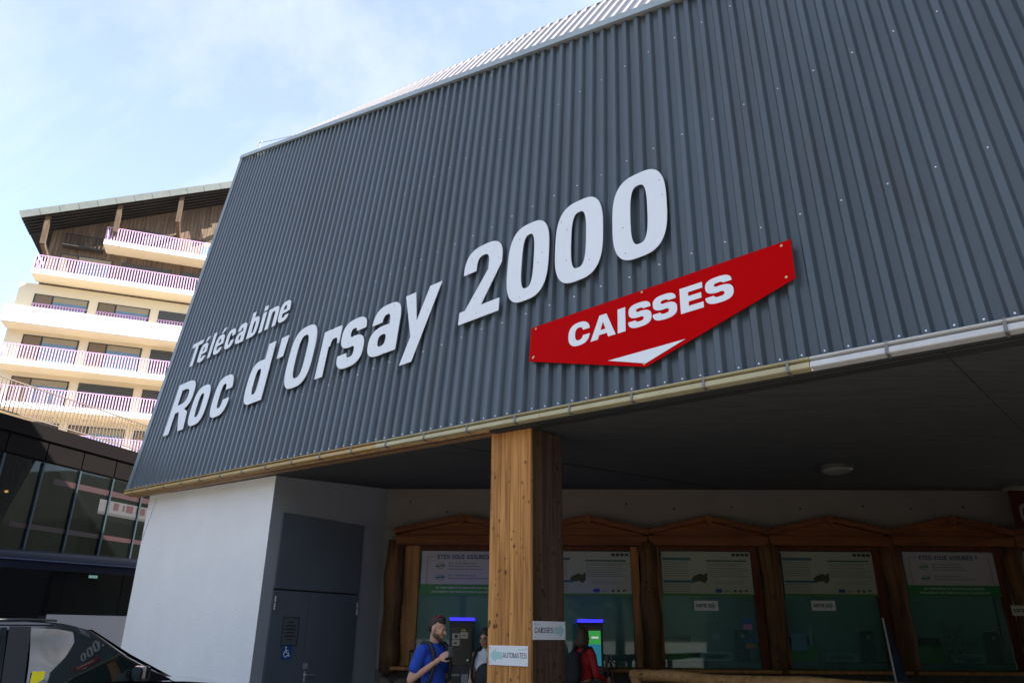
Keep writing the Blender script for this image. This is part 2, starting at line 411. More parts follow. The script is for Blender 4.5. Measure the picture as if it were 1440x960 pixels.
# ------------------------------------------------------------------ ground
g = MB().add([(-900, -900, 0), (900, -900, 0), (900, 900, 0), (-900, 900, 0)], [(0, 1, 2, 3)])
struct(g.build('ground', mat('pale_paving', (.28, .255, .225), .9, noise=(.6, .6), bump=(40, .2), dark=.7)))

# unseen forested slopes, added all round to cut low sky light into the hall
hm = MB(); nh = 96
for k in range(nh):
    a = math.tau * k / nh; d = Vector((math.sin(a), math.cos(a), 0))
    for dist, f in ((170, 0.), (230, .42), (320, .8), (430, 1.)):
        e_ = math.tan(math.radians(10.5 + 2.4 * math.sin(3 * a + 1) + 1.3 * math.sin(7 * a) + .8 * math.sin(17 * a + 2)))
        hm.v.append(tuple(d * dist + Z * (430 * e_ * f * (1 + .05 * math.sin(23 * a + dist)) - .5)))
for k in range(nh):
    for j in range(3): hm.f.append((k * 4 + j, k * 4 + j + 1, ((k + 1) % nh) * 4 + j + 1, ((k + 1) % nh) * 4 + j))
struct(hm.build('blocker_hills', mat('blocker_forest', (.04, .06, .025), .9, noise=(.06, .9), bump=(.12, 1.), dark=.5)))

# ================================================================== LIFT STATION
R_ = Vector((.7337, -.6794, 0)).normalized()                   # along the facade, to the right
V_ = Vector((.0555, .1525, .9867)).normalized()                # up the leaning ribs
n_ = R_.cross(V_).normalized()                                  # outward
IN = Vector((-R_.y, R_.x, 0)).normalized()                      # horizontal, into the building
P0 = at_z(746, 590, 3.7)
def fp(u, v, d=0.): return P0 + R_ * u + V_ * v + n_ * d
bot = lambda u: .533 - (u + 10.907) * .0433
top = lambda u: 9.91 - (u + 11.095) * .346
U0, U1 = -11.0, 8.6
st = empty('lift_station', (P0.x, P0.y, 0))
tag(st, 'large lift station with leaning dark grey ribbed metal facade over open ticket hall', 'building')

m_clad = mat('grey_cladding', (.070, .090, .106), .36, noise=(.9, .75), bump=(1.6, .10), spec=.55, dark=.66, stretch=(1, 1, .22), specks=(2.2, .60, (.062, .070, .076)))
m_white = mat('white_letters', (.80, .82, .84), .5, noise=(1.5, .35), dark=.88, stretch=(1, 1, .4))
m_zinc = mat('zinc', (.55, .56, .57), .4, .75, noise=(3, .5))
m_lightroof = mat('light_roof_metal', (.40, .37, .37), .4, .3, noise=(1.2, .7), dark=.8)
m_screw = mat('screw_steel', (.75, .76, .78), .25, .8)
m_wallw = mat('white_render', (.86, .86, .86), .9, noise=(1.3, .45), bump=(26, .25), dark=.88, specks=(9, .735, (.25, .25, .25)))
m_wallg = mat('grey_render', (.34, .36, .39), .9, noise=(1.1, .5), bump=(22, .12), dark=.8)
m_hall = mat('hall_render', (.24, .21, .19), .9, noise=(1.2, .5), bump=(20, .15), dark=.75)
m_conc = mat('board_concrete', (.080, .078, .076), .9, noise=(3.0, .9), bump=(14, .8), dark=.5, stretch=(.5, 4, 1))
m_blackrub = mat('black_rubber', (.012, .012, .013), .6)

PITCHR = .1813; RU = 3.463                                       # rib pitch and one crest
kmin = math.floor((U0 - RU) / PITCHR) - 1; kmax = math.ceil((U1 - RU) / PITCHR)
prof = [(-.034, 0.), (.022, 0.), (.046, -.048), (.119, -.048)]   # crest, slope, valley within one period
pts = []
for k in range(kmin, kmax + 1):
    for du, d in prof:
        u = RU + k * PITCHR + du
        if U0 < u < U1: pts.append((u, d))
pts = [(U0, -.048)] + pts
per = 20                                                        # five ribs per sheet
for i in range(0, len(pts) - 1, per):
    seg = pts[i:i + per + 1]; mb = MB(); o = 0
    lev = 7
    for u, d in seg:
        b = bot(u) + .012; tp = top(u) - .02
        for q in range(lev): mb.v.append(tuple(fp(u, b + (tp - b) * q / (lev - 1), d - .0008 * ((i // per) % 2))))
    for j in range(len(seg) - 1):
        for q in range(lev - 1): mb.f.append((j * lev + q, (j + 1) * lev + q, (j + 1) * lev + q + 1, j * lev + q + 1))
    mb.build('cladding_sheet', m_clad, st)

# screws on the ribs
mb = MB()
def screw(u, v, r=.0125, d=.0):
    c = fp(u, v, d); o = len(mb.v); n = 6
    mb.add([c + (R_ * math.cos(a) + V_ * math.sin(a)) * r for a in [i * math.tau / n for i in range(n)]] +
           [c + (R_ * math.cos(a) + V_ * math.sin(a)) * r * .6 + n_ * r * .8 for a in [i * math.tau / n for i in range(n)]],
           [(i, (i + 1) % n, n + (i + 1) % n, n + i) for i in range(n)] + [tuple(range(n, 2 * n))])
for k in range(kmin, kmax):
    u = RU + k * PITCHR
    if not U0 + .2 < u < U1: continue
    screw(u - .004, bot(u) + .065)
    if k % 2 == 0:
        for v in (1.385, 3.03, 4.67, 6.3, 7.9):
            if v < top(u) - .15: screw(u - .006 + rng.normal() * .004, v + rng.normal() * .01, .011)
stuff(mb.build('screws', m_screw, st))

# trims: left corner, top cap flashing
mb = MB(); mb.box((fp(U0, (bot(U0) + top(U0)) / 2) + fp(U0 - .02, (bot(U0) + top(U0)) / 2)) / 2 - R_ * .02, R_ * .085, n_ * .02, (fp(U0, top(U0)) - fp(U0, bot(U0))) / 2)
mb.build('corner_trim', mat('trim_grey', (.16, .19, .21), .4, noise=(2, .4)), st)
a, b = fp(U0 - .1, top(U0 - .1), .0), fp(U1, top(U1), .0)
e = (b - a).normalized(); mb = MB(); pv = n_.cross(e).normalized()
mb.box((a + b) / 2 + n_ * .02 + pv * .025, (b - a) / 2, n_ * .025, pv * .055)
mb.build('cap_flashing', mat('cap_metal', (.36, .40, .41), .35, .2, noise=(1.5, .5)), st)

# steep light roof strip above the cap
bdir = (IN + Z * 1.6).normalized()
e1 = fp(-9.35, top(-9.35), -.02)
rn = e.cross(bdir).normalized(); rn = rn if rn.z > 0 else -rn
ridge = [at_p(x, y, e1, rn) for x, y in [(491.7, 159), (860, 0)]]
rdir = (ridge[1] - ridge[0]).normalized()
def ridge_len(base):     # length of the rib from the cap to the ridge line
    A = np.array([[bdir.dot(e), -rdir.dot(e)], [bdir.dot(bdir), -rdir.dot(bdir)]]); w = ridge[0] - base
    return np.linalg.solve(A, np.array([w.dot(e), w.dot(bdir)]))[0]
mb = MB(); vv = []; s = 0
tot = (fp(U1, top(U1)) - e1).length
k = 0; rp = [(0, 0), (.1, 0), (.13, .035), (.17, .035), (.2, 0)]
while s < tot:
    for ds, dh in rp[:-1]:
        base = e1 + e * (s + ds) + rn * (dh + .02); L = max(ridge_len(base), .02)
        vv.append((base, base + bdir * L))
    s += .2
for p, q in vv: mb.v += [tuple(p), tuple(q)]
for i in range(len(vv) - 1): mb.f.append((2 * i, 2 * i + 2, 2 * i + 3, 2 * i + 1))
mb.build('roof_strip', m_lightroof, st)
# main roof behind the ridge, side and rear walls, so the block is closed
q0, q1 = vv[0][1], vv[-1][1]; back = IN * 12 - Z * 3
mb = MB().add([q0, q1, q1 + back, q0 + back, fp(U0, top(U0)), fp(U0, top(U0)) + back - Z * 1.5],
              [(0, 1, 2, 3), (4, 0, 3, 5)])
mb.build('roof', m_lightroof, st)
c0 = fp(U0, bot(U0), -.06); c1 = fp(U0, top(U0), -.06)
MB().add([c0, c1, c1 + IN * 12 - Z * 4.5, c0 + IN * 12], [(0, 1, 2, 3)]).build('side_wall', mat('side_grey', (.3, .31, .32), .8), st)
c2 = fp(U1, bot(U1), -.06); c3 = fp(U1, top(U1), -.06)
MB().add([c2 - Z * c2.z, c3, c3 + IN * 14, c2 + IN * 14 - Z * c2.z], [(0, 1, 2, 3)]).build('side_wall', MATS['side_grey'], st)
# lifeline post and cable on the roof edge
pb = fp(-10.15, top(-10.15), -.05); pt = pb + Z * .36
post = MB().tube([pb, pt], .02, 8).tube([pt, pt + e * .12 + Z * .02], .015, 6).build('lifeline_post', m_zinc, st)
ce = fp(-6.6, top(-6.6), -.1) + bdir * .9
MB().tube([pt + (ce - pt) * (i / 8) - Z * .12 * math.sin(math.pi * i / 8) for i in range(9)], .008, 5).build('lifeline_cable', mat('cable', (.25, .27, .3), .4, .5), post)

# gutter with straps along the lower edge
gms = [mat('gutter_warmlit_ochre', (.50, .34, .13), .5, .1, noise=(2.2, .9), dark=.75), mat('gutter_warmlit_ochre', (.5, .34, .13)), mat('gutter_warmlit_ochre', (.5, .34, .13)), mat('gutter_warmlit_cream', (.52, .46, .27), .5, .1, noise=(2.2, .8), dark=.7),
       mat('gutter_warmlit_cream', (.5, .46, .27)), mat('gutter_white', (.66, .66, .66), .45, .1, noise=(2.5, .7), dark=.72), mat('gutter_white', (.66, .66, .66))]  # warm reflected light painted into the segment colours, ochre at left to white
a, b = fp(U0 - .05, bot(U0 - .05)), fp(U1, bot(U1)); ge = (b - a).normalized()
gd = n_.cross(ge).normalized(); gd = -gd if gd.z > 0 else gd       # downwards in the plane
sec = [(.055, .0), (.066, -.006), (.07, .002), (.062, .010), (.0, .014), (.0, .030), (.056, .032), (.056, .074), (.05, .080), (-.03, .082), (-.03, .076), (.045, .072), (.05, .066), (-.01, .034), (-.01, .008), (.052, .006)]
span = (b - a).length; ng = 7
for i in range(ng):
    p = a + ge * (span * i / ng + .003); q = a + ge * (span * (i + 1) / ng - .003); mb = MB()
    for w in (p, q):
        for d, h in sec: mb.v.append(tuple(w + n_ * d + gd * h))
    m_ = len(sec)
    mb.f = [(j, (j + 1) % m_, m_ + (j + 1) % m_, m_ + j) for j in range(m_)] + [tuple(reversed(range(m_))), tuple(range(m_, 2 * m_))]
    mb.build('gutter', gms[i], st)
mb = MB(); mb.box(fp(0, 0) * 0 + Vector((0, 0, 0)), ge * .016, n_ * .006, gd * .055)
strap_me = None
u = -10.6
while u < U1:
    c = fp(u, bot(u)) + n_ * .062 + gd * .042; mbs = MB()
    mbs.box(c, ge * .011, n_ * .004, gd * .042).box(c + gd * .046 - n_ * .06, ge * .011, n_ * .06, gd * .004)
    mbs.box(c - gd * .048, ge * .014, n_ * .008, gd * .007)
    mbs.build('gutter_strap', mat('strap_metal', (.20, .19, .18), .45, .3), st); u += .745

# soffit: from the lower edge to the rear wall of the hall
YB = 14.0
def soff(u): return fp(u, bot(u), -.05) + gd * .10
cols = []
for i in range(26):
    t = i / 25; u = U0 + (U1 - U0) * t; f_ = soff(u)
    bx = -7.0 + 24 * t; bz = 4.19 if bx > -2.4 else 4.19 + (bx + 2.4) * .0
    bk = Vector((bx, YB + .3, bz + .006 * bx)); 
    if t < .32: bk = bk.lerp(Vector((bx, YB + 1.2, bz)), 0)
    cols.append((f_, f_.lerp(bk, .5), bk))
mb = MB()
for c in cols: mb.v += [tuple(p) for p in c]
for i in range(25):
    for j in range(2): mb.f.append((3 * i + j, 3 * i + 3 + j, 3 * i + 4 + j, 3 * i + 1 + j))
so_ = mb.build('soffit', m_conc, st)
for i in (12, 19):
    jm = MB()
    for j in range(2): jm.bar(cols[i][j] - Z * .003, cols[i][j + 1] - Z * .003, .009, .005)
    jm.build('soffit_joint', mat('joint_dark', (.02, .02, .02), .9), so_)
# narrow board behind the gutter
brk_ = [U0 + .05, -8.4, -5.8, -3.2, -.62, 2.5, 5.6, U1]
for i in range(7):
    ua = brk_[i]
    ub = brk_[i + 1] - .006
    pa, pb_ = fp(ua, bot(ua), -.02) + gd * .07, fp(ub, bot(ub), -.02) + gd * .07
    MB().add([pa, pb_, pb_ + gd * .032, pa + gd * .032, pa + IN * .2, pb_ + IN * .2, pb_ + gd * .032 + IN * .2, pa + gd * .032 + IN * .2],
             [(0, 3, 2, 1), (3, 7, 6, 2), (4, 5, 6, 7), (0, 4, 7, 3), (1, 2, 6, 5)]).build('fascia_board', wood('fascia_wood', (.46, .27, .12), (.30, .16, .07), axis=0) if ua < -1 else mat('dark_board', (.02, .02, .02), .8), st)

# white wing wall and the door wall
WP = P0 + IN * .4
A0 = at_p(168, 920, WP, IN); C0 = at_p(371, 800, WP, IN)
def wallbox(name, a, b, z0, z1, inn, th, m, parent):
    a = Vector((a.x, a.y, 0)); b = Vector((b.x, b.y, 0)); c = (a + b) / 2 + inn * th / 2 + Z * (z0 + z1) / 2
    return MB().box(c, (b - a) / 2, inn * th / 2, Z * (z1 - z0) / 2).build(name, m, parent)
TL = bot(-9) + 3.7
wa = Vector((A0.x, A0.y, 0)); wb = Vector((C0.x, C0.y, 0)); zsl = lambda p: 3.7 + bot((p - P0).dot(R_)) * .987 - .03
mb = MB(); th = .004
zz = [(wa, zsl(wa)), (wb, zsl(wb))]
mb.v = [tuple(wa), tuple(wb), tuple(wb + Z * zz[1][1]), tuple(wa + Z * zz[0][1]), tuple(wa + IN * 3), tuple(wb + IN * th), tuple(wb + IN * th + Z * zz[1][1]), tuple(wa + IN * 3 + Z * zz[0][1])]
mb.f = [(0, 1, 2, 3), (4, 7, 6, 5), (0, 3, 7, 4), (3, 2, 6, 7), (1, 5, 6, 2)]
mb.build('wing_wall', m_wallw, st)
jd = ray(212, 697); # hairline construction joint near the left end
jp = at_p(221, 700, WP - IN * .004, IN); jq = at_p(199, 760, WP - IN * .004, IN)
MB().bar(jp, jq, .008, .004, up=IN).build('construction_joint', mat('joint', (.2, .2, .21), .9), st)
DD = azv(32); DN = Vector((DD.y, -DD.x, 0))                       # door wall runs to the back, faces right
ks = (YB - wb.y) / DD.y; wc = wb + DD * ks
mb = MB(); zt = 4.6
mb.add([wb, wc, wc + Z * zt, wb + Z * (zz[1][1] + .02)], [(0, 1, 2, 3)])
mb.build('door_wall', m_wallg, st)
dp = lambda x, y, d=0.: at_p(x, y, wb + DN * d, DN)
def dw(s, z, d=0.): return wb + DD * s + Z * z + DN * d
s0 = (dp(395, 740) - wb).dot(DD); s1 = (dp(509, 760) - wb).dot(DD); zdt = dp(455, 730).z; zln = dp(447, 832).z
dr = empty('service_door', wb + DD * s0); dr.parent = st; dr.matrix_parent_inverse = WM(st).inverted()
m_door = mat('door_grey', (.115, .142, .175), .45, noise=(.8, .5), bump=(3, .05))
def dbox(name, sa, sb, za, zb, d0, d1, m, parent, bevel=0):
    return MB().box(dw((sa + sb) / 2, (za + zb) / 2, (d0 + d1) / 2), DD * (sb - sa) / 2, DN * (d1 - d0) / 2, Z * (zb - za) / 2).build(name, m, parent, bevel=bevel)
dbox('overhead_panel', s0, s1, zln + .012, zdt, .004, .035, m_door, dr, .004)
sm_ = s0 + (s1 - s0) * .40
dbox('door_leaf', s0, sm_ - .006, .03, zln - .012, .004, .03, m_door, dr, .004)
dbox('door_leaf', sm_ + .006, s1, .03, zln - .012, .004, .03, m_door, dr, .004)
dbox('door_gap', s0, s1, .02, zln + .02, .0015, .003, m_blackrub, dr)
for s, za in ((s0 + .03, zln - .3), (s1 - .03, zln - .33), (s0 + .03, .5), (s1 - .03, .5)):
    hb = MB().tube([dw(s, za, .045), dw(s, za + .1, .045)], .017, 8).tube([dw(s, za + .115, .045), dw(s, za + .2, .045)], .017, 8)
    hb.build('hinge', mat('hinge_steel', (.45, .46, .48), .35, .8), dr)
for dz_ in (.62, .08): MB().box(dw(s1 * .6 + s0 * .4 + .12, zln - dz_, .033), DD * .36, DN * .003, Z * .02).build('leaf_rib', m_door, dr)
hz = dp(430, 948).z; hs = (dp(428, 945, .03) - wb).dot(DD)
MB().tube([dw(hs, hz, .03), dw(hs, hz, .09), dw(hs + .16, hz, .095)], .012, 8).build('lever_handle', m_screw, dr)
dbox('lock_plate', hs - .02, hs + .02, hz - .1, hz + .05, .031, .037, m_screw, dr)
dbox('key_label', hs - .05, hs + .05, hz + .09, hz + .17, .031, .034, mat('label_grey', (.4, .4, .42), .6), dr)
# notices on the door
p = dp(408, 887, .036); s_, z_ = (p - wb).dot(DD), p.z
nb = dbox('door_notice', s_ - .165, s_ + .165, z_ - .21, z_ + .21, .033, .036, mat('notice_grey', (.10, .115, .13), .5), None)
tag(nb, 'dark framed text notice on the grey service door', 'notice')
mb = MB()
for a_, b_, c_, d_ in ((-.165, .165, .2, .21), (-.165, .165, -.21, -.2), (-.165, -.155, -.2, .2), (.155, .165, -.2, .2)):
    mb.box(dw(s_ + (a_ + b_) / 2, z_ + (c_ + d_) / 2, .038), DD * (b_ - a_) / 2, DN * .0015, Z * (d_ - c_) / 2)
mb.build('notice_frame', m_blackrub, nb)
mb = MB()
for j, wd in enumerate((.05, .1, .11, .09, .11, .05)):
    mb.box(dw(s_, z_ + .13 - j * .05, .0372), DD * wd, DN * .0006, Z * .008)
mb.build('notice_print', m_blackrub, nb)
p = dp(403, 916, .036); s_, z_ = (p - wb).dot(DD), p.z
wn_ = dbox('wheelchair_sign', s_ - .105, s_ + .105, z_ - .105, z_ + .105, .033, .036, mat('sign_blue', (.02, .09, .30), .5), None)
tag(wn_, 'small square blue sticker with white wheelchair symbol on grey door', 'sticker')
mb = MB(); o_ = dw(s_, z_, .0368)
mb.tube([o_ + DD * x + Z * z for x, z in ((-.02, .045), (-.015, -.01), (.035, -.01), (.05, -.06), (.065, -.055))], .009, 6)
mb.tube([o_ + DD * x + Z * z for x, z in ((-.02, .02), (.03, .02))], .007, 6)
mb.tube([o_ + DD * (-.012 + .042 * math.cos(a)) + Z * (-.028 + .042 * math.sin(a)) for a in [math.radians(q) for q in range(120, 361, 24)]], .007, 6)
mb.ell(o_ + DD * -.022 + Z * .066, (.014, .014, .014), nu=8, nv=6)
mb.build('wheelchair_symbol', m_white, wn_)

# rear wall of the hall
colx0 = -2.10
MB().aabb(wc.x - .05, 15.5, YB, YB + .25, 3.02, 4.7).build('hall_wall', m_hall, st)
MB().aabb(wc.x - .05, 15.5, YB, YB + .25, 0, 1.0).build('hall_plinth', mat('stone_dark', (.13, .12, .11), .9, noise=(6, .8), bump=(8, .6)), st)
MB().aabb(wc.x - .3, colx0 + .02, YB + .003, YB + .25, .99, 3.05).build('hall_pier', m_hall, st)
# rubble stones of the plinth below the first window
for i in range(26):
    x = -2.15 + (i % 9) * .26 + rng.uniform(-.03, .03); z = .28 + (i // 9) * .25 + rng.uniform(-.02, .02)
    b_ = MB().ell((x, YB - .01, z), (.13, .05, .11), nu=8, nv=5).build('stone', mat('rubble', (.20, .17, .14), .9, noise=(5, .8), bump=(14, .5)), st)
for x, z in ((-1.9, 3.9), (-1.2, 3.72), (.9, 3.85), (2.2, 3.9), (3.1, 3.82), (4.2, 3.86), (5.5, 3.84), (6.7, 3.9), (7.6, 3.86), (8.6, 3.9)):
    MB().tube([(x, YB + .01, z), (x, YB - .012, z)], .02, 6).build('wall_anchor', m_blackrub, st)
MB().aabb(9.55, 9.62, YB - .06, YB, 3.6, 4.2).aabb(9.62, 9.9, YB - .05, YB - .01, 3.68, 3.73).build('pipe_bracket', mat('rust_brown', (.16, .08, .05), .7), st)

m_log = wood('rough_log', (.18, .085, .035), (.08, .038, .018), knots=.6, scale=.8)
m_frame = wood('frame_pine', (.45, .22, .07), (.28, .12, .04), knots=.5)
m_red = wood('red_brown_frame', (.16, .045, .022), (.09, .025, .015))
m_ped = wood('pediment_wood', (.25, .085, .028), (.13, .046, .017), knots=.4, axis=0)
m_pane = glass('counter_glass', (.72, .87, .85), .86, .02, body=(.24, .50, .48))
colx = [-2.10, .30, 2.53, 4.75, 7.0, 9.25, 11.5]
colz = lambda x: .007 * (x - 3)
for i, x in enumerate(colx[:-1]):        # log columns between the counters
    mb = MB(); hw = .165; rr = [hw * (1 + .12 * math.sin(j * 1.7 + i)) for j in range(8)]
    mb.tube([(x + .018 * math.sin(j * 2.1 + i), YB - .13, .95 + j * (2.22 / 7)) for j in range(8)], rr, 10)
    c_ = mb.build('log_column', m_log, st, smooth=True)
def printed(parent, O, X, Y, rects, m, name='print'):
    mb = MB()
    for x0, x1, y0, y1 in rects: mb.add([O + X * x0 + Y * y0, O + X * x1 + Y * y0, O + X * x1 + Y * y1, O + X * x0 + Y * y1], [(0, 1, 2, 3)])
    return mb.build(name, m, parent)
XX = Vector((1, 0, 0))
for i in range(6):
    xa, xb = colx[i] + .16, colx[i + 1] - .16
    dz = colz((xa + xb) / 2)
    tw = empty('ticket_window', ((xa + xb) / 2, YB, 1.0)); tw.parent = st; tw.matrix_parent_inverse = WM(st).inverted()
    lt = 3.12 + dz; mid = (colx[i] + colx[i + 1]) / 2
    # frame boards
    fa = .28 if i == 0 else .06
    MB().aabb(xa, xa + fa, YB - .06, YB + .04, 1.06, lt).build('jamb', m_frame, tw, bevel=.006)
    MB().aabb(xb - .14, xb, YB - .06, YB + .04, 1.06, lt).build('jamb', m_frame if i < 2 else m_red, tw, bevel=.006)
    MB().aabb(xa + fa, xb - .14, YB - .06, YB + .04, lt - .07, lt).build('header', m_red, tw, bevel=.004)
    MB().aabb(xa - .1, xb + .1, YB - .34, YB + .05, 1.0, 1.055).build('sill', m_frame, tw, bevel=.008)
    MB().aabb(xa + fa, xb - .14, YB + .0, YB + .012, 1.055, lt - .07).build('pane', m_pane, tw)
    # beam, pediment
    ex0, ex1 = colx[i] - .01, colx[i + 1] + .01
    MB().aabb(ex0 + .02, ex1 - .02, YB - .28, YB, lt, lt + .17).build('beam', m_ped, tw, bevel=.01)
    zE, zA = 3.38 + dz, 3.63 + dz
    MB().add([(ex0 + .1, YB - .2, lt + .17), (ex1 - .1, YB - .2, lt + .17), (ex1 - .1, YB - .2, zE - .04), (mid, YB - .2, zA - .05), (ex0 + .1, YB - .2, zE - .04)], [(0, 1, 2, 3, 4)]).build('gable_board', m_ped, tw)
    for sx, xe in ((-1, ex0), (1, ex1)):
        pA, pE = Vector((mid, YB - .36, zA)), Vector((xe, YB - .36, zE))
        MB().add([pA, pE, pE - Z * .075, pA - Z * .075, pA + Vector((0, .36, 0)), pE + Vector((0, .36, 0)), pE + Vector((0, .36, -.075)), pA + Vector((0, .36, -.075))],
                 [(0, 1, 2, 3), (0, 4, 5, 1), (3, 2, 6, 7), (4, 7, 6, 5), (1, 5, 6, 2)]).build('rake_board', m_ped, tw)
        for j in range(8):                      # shingles, stepped up to the apex
            t0, t1 = j / 8, (j + 1) / 8; q0_, q1_ = pE.lerp(pA, t0), pE.lerp(pA, t1 + .02)
            h0 = .028 + rng.uniform(-.006, .01)
            a_, b_ = q0_ + Z * h0, q1_ + Z * .008; yb = Vector((0, .40, 0)); yf = Vector((0, -.04, 0))
            MB().add([a_ + yf, b_ + yf, b_ + yb, a_ + yb, a_ + yf - Z * .022, b_ + yf - Z * .012, b_ + yb - Z * .012, a_ + yb - Z * .022],
                     [(0, 1, 2, 3), (4, 7, 6, 5), (0, 4, 5, 1), (0, 3, 7, 4), (1, 5, 6, 2), (2, 6, 7, 3)]).build('shingle', wood('shingle_wood', (.20, .085, .04), (.11, .05, .03), axis=1), tw)
    MB().box((mid, YB - .37, zA - .06), (.05, 0, .05), (0, .04, 0), (-.05, 0, .05)).build('ridge_end', m_ped, tw)
    # room behind
    rm = mat('office_wall', (.50, .62, .58), .8)
    # boards and notices hung in the window
    px0, px1 = xa + fa + .04, xb - .15; pz0, pz1 = 2.26 + dz, 3.03 + dz; yf = YB - .03
    O = Vector((px0, yf - .0125, pz0)); w, h = px1 - px0, pz1 - pz0
    if i in (0, 4):
        bd = MB().aabb(px0, px1, yf - .012, yf, pz0, pz1).build('insurance_board', mat('board_white', (.46, .43, .46), .5), None)
        tag(bd, 'white insurance board with green foot band in the %s' % ('ticket window beside the service door' if i == 0 else 'rightmost fully visible ticket window'), 'poster', 'boards hung in ticket windows')
        printed(bd, O, XX, Z, [(0.0, w, .0, h * .245)], mat('band_green', (.03, .20, .05), .5), 'foot_band')
        O2 = O - Vector((0, .001, 0)); mt = mat('ink_navy', (.012, .06, .13), .6); mk = mat('ink_dark', (.06, .06, .08), .6)
        bold_text('ETES-VOUS ASSURÉS ?', O2 + XX * (w * .18) + Z * (h * .82), XX, Z, Vector((0, -1, 0)), w * .64, h * .10, .27).build('headline', mt, bd)
        printed(bd, O2, XX, Z, [(.10, .107, h * .26, h * .88), (.10, w * .17, h * .873, h * .88), (w - .107, w - .10, h * .26, h * .88), (w * .84, w - .1, h * .873, h * .88)], mk, 'border_line')
        for tx, yy, mm in (('ER.A - PAR JOURNEE DE SKI', .70, mat('ink_green', (.05, .18, .05), .6)), ('Remboursement du forfait de ski', .64, mk), ('Remboursement des frais de secours', .575, mk),
                           ('FR.E - PAR JOURNEE DE SKI', .43, mat('ink_teal', (.01, .14, .2), .6)), ('Remboursement du forfait de ski et des frais', .365, mk)):
            text_mesh(tx, .042, O2 + XX * (w * .31) + Z * (h * yy), XX, Z, .01, squash=1.0).build('text_line', mm, bd)
        for yy, mm in ((.66, MATS['ink_green']), (.40, MATS['ink_teal'])):
            mb = MB(); cc = O2 + XX * (w * .215) + Z * (h * yy)
            mb.tube([cc + XX * .075 * math.cos(a) + Z * .045 * math.sin(a) for a in [math.radians(q) for q in range(0, 361, 20)]], .004, 4)
            mb.box(cc, XX * .085 + Z * .01, Z * .012 - XX * .003, Vector((0, .0008, 0)))
            mb.build('emblem', mm, bd)
        text_mesh('LES TARIFS REDUITS ET GRATUITES SONT DELIVRES', .05, O2 + XX * (w * .5) + Z * (h * .145), XX, Z, .01, 'CENTER', width=w * .66).build('foot_text', mat('ink_pale', (.55, .62, .55), .6), bd)
        text_mesh('UNIQUEMENT SUR PRESENTATION D UN JUSTIFICATIF', .05, O2 + XX * (w * .5) + Z * (h * .055), XX, Z, .01, 'CENTER', width=w * .76).build('foot_text', MATS['ink_pale'], bd)
    else:
        where = {1: 'just right of the timber pillar', 2: 'in the middle window', 3: 'in the window left of the leaning banner', 5: 'at the far right edge'}[i]
        bd = MB().aabb(px0, px1, yf - .012, yf, pz0, pz1).build('tariff_board', mat('board_cream', (.36, .39, .31), .5), None)
        tag(bd, 'pale tariff board with tables and goggles picture ' + where, 'poster', 'boards hung in ticket windows')
        printed(bd, O, XX, Z, [(0, w, 0, h * .05)], mat('rim_green', (.06, .22, .04), .5), 'foot_band')
        O2 = O - Vector((0, .001, 0)); mt = mat('ink_blue', (.04, .13, .17), .6); mk = mat('ink_grey', (.22, .25, .23), .6)
        printed(bd, O2, XX, Z, [(.02, w * .33, h * .80, h * .86), (.02, w * .36, h * .29, h * .345)], mt, 'table_header')
        printed(bd, O2, XX, Z, [(w * .5, w * .95, h * .775, h * .81)], mat('ink_dgreen', (.03, .11, .07), .6), 'table_header')
        rows = [(.03, w * .3, h * yy, h * (yy + .02)) for yy in (.74, .69, .64, .59, .54, .49, .44, .24, .19, .14, .09)] + \
               [(w * .51, w * (.9 if q % 3 else .96), h * yy, h * (yy + .018)) for q, yy in enumerate((.72, .68, .62, .57, .52, .47, .43))] + [(w * .56, w * .9, h * yy, h * (yy + .014)) for yy in (.31, .27)]
        printed(bd, O2, XX, Z, rows, mk, 'table_rows')
        printed(bd, O2, XX, Z, [(w * (.79 + .05 * q), w * (.83 + .05 * q), h * .9, h * .965) for q in range(4)], mat('ink_black', (.03, .03, .03), .6), 'icon_row')
        printed(bd, O2, XX, Z, [(w * .58, w * .65, h * .075, h * .155)], mat('ink_strong_blue', (.015, .06, .28), .6), 'flag_emblem')
        printed(bd, O2, XX, Z, [(w * .67, w * .73, h * .1, h * .115), (w * .78, w * .81, h * .085, h * .14), (w * .84, w * .87, h * .085, h * .14), (w * .9, w * .935, h * .1, h * .14)], MATS['ink_dgreen'], 'partner_emblem')
        gg = [(w * x, h * y) for x, y in ((.32, .36), (.35, .44), (.42, .5), (.46, .47), (.5, .53), (.5, .36), (.47, .28), (.42, .33), (.37, .31))]
        MB().add([O2 + XX * a_ + Z * b_ for a_, b_ in gg] + [O2 + XX * w * .42 + Z * h * .4], [(9, (q + 1) % 9, q) for q in range(9)]).build('goggles_picture', mat('ink_goggle', (.06, .07, .03), .6, noise=(30, .9)), bd)
    # things inside on the counter
    if i in (2, 3, 4):
        it = MB().aabb(xa + fa + .05, xa + fa + .52, YB + .06, YB + .35, 1.18, 1.46).build('leaflet_box', mat('leaf_green', (.16, .45, .04), .6), None)
        tag(it, ['green leaflet box behind the middle window glass, below its exit sign', 'green leaflet box behind glass beside the small blue picture', 'green leaflet box behind glass under the snowflake drawing'][i - 2], 'box', 'leaflet boxes on counters')
        MB().aabb(xa + fa + .05, xa + fa + .50, YB + .08, YB + .30, 1.461, 1.60).build('lid', m_blackrub, it)
        sp_ = MB().aabb(xb - .52, xb - .30, YB + .05, YB + .2, 1.18, 1.70).build('intercom', mat('dark_plastic', (.05, .055, .065), .45), None, bevel=.03)
        tag(sp_, ['dark upright intercom behind glass below the small photo cards', 'dark upright intercom behind glass beside the leaning banner', 'dark upright intercom behind glass right of the snowflake'][i - 2], 'intercom', 'intercoms on counters')
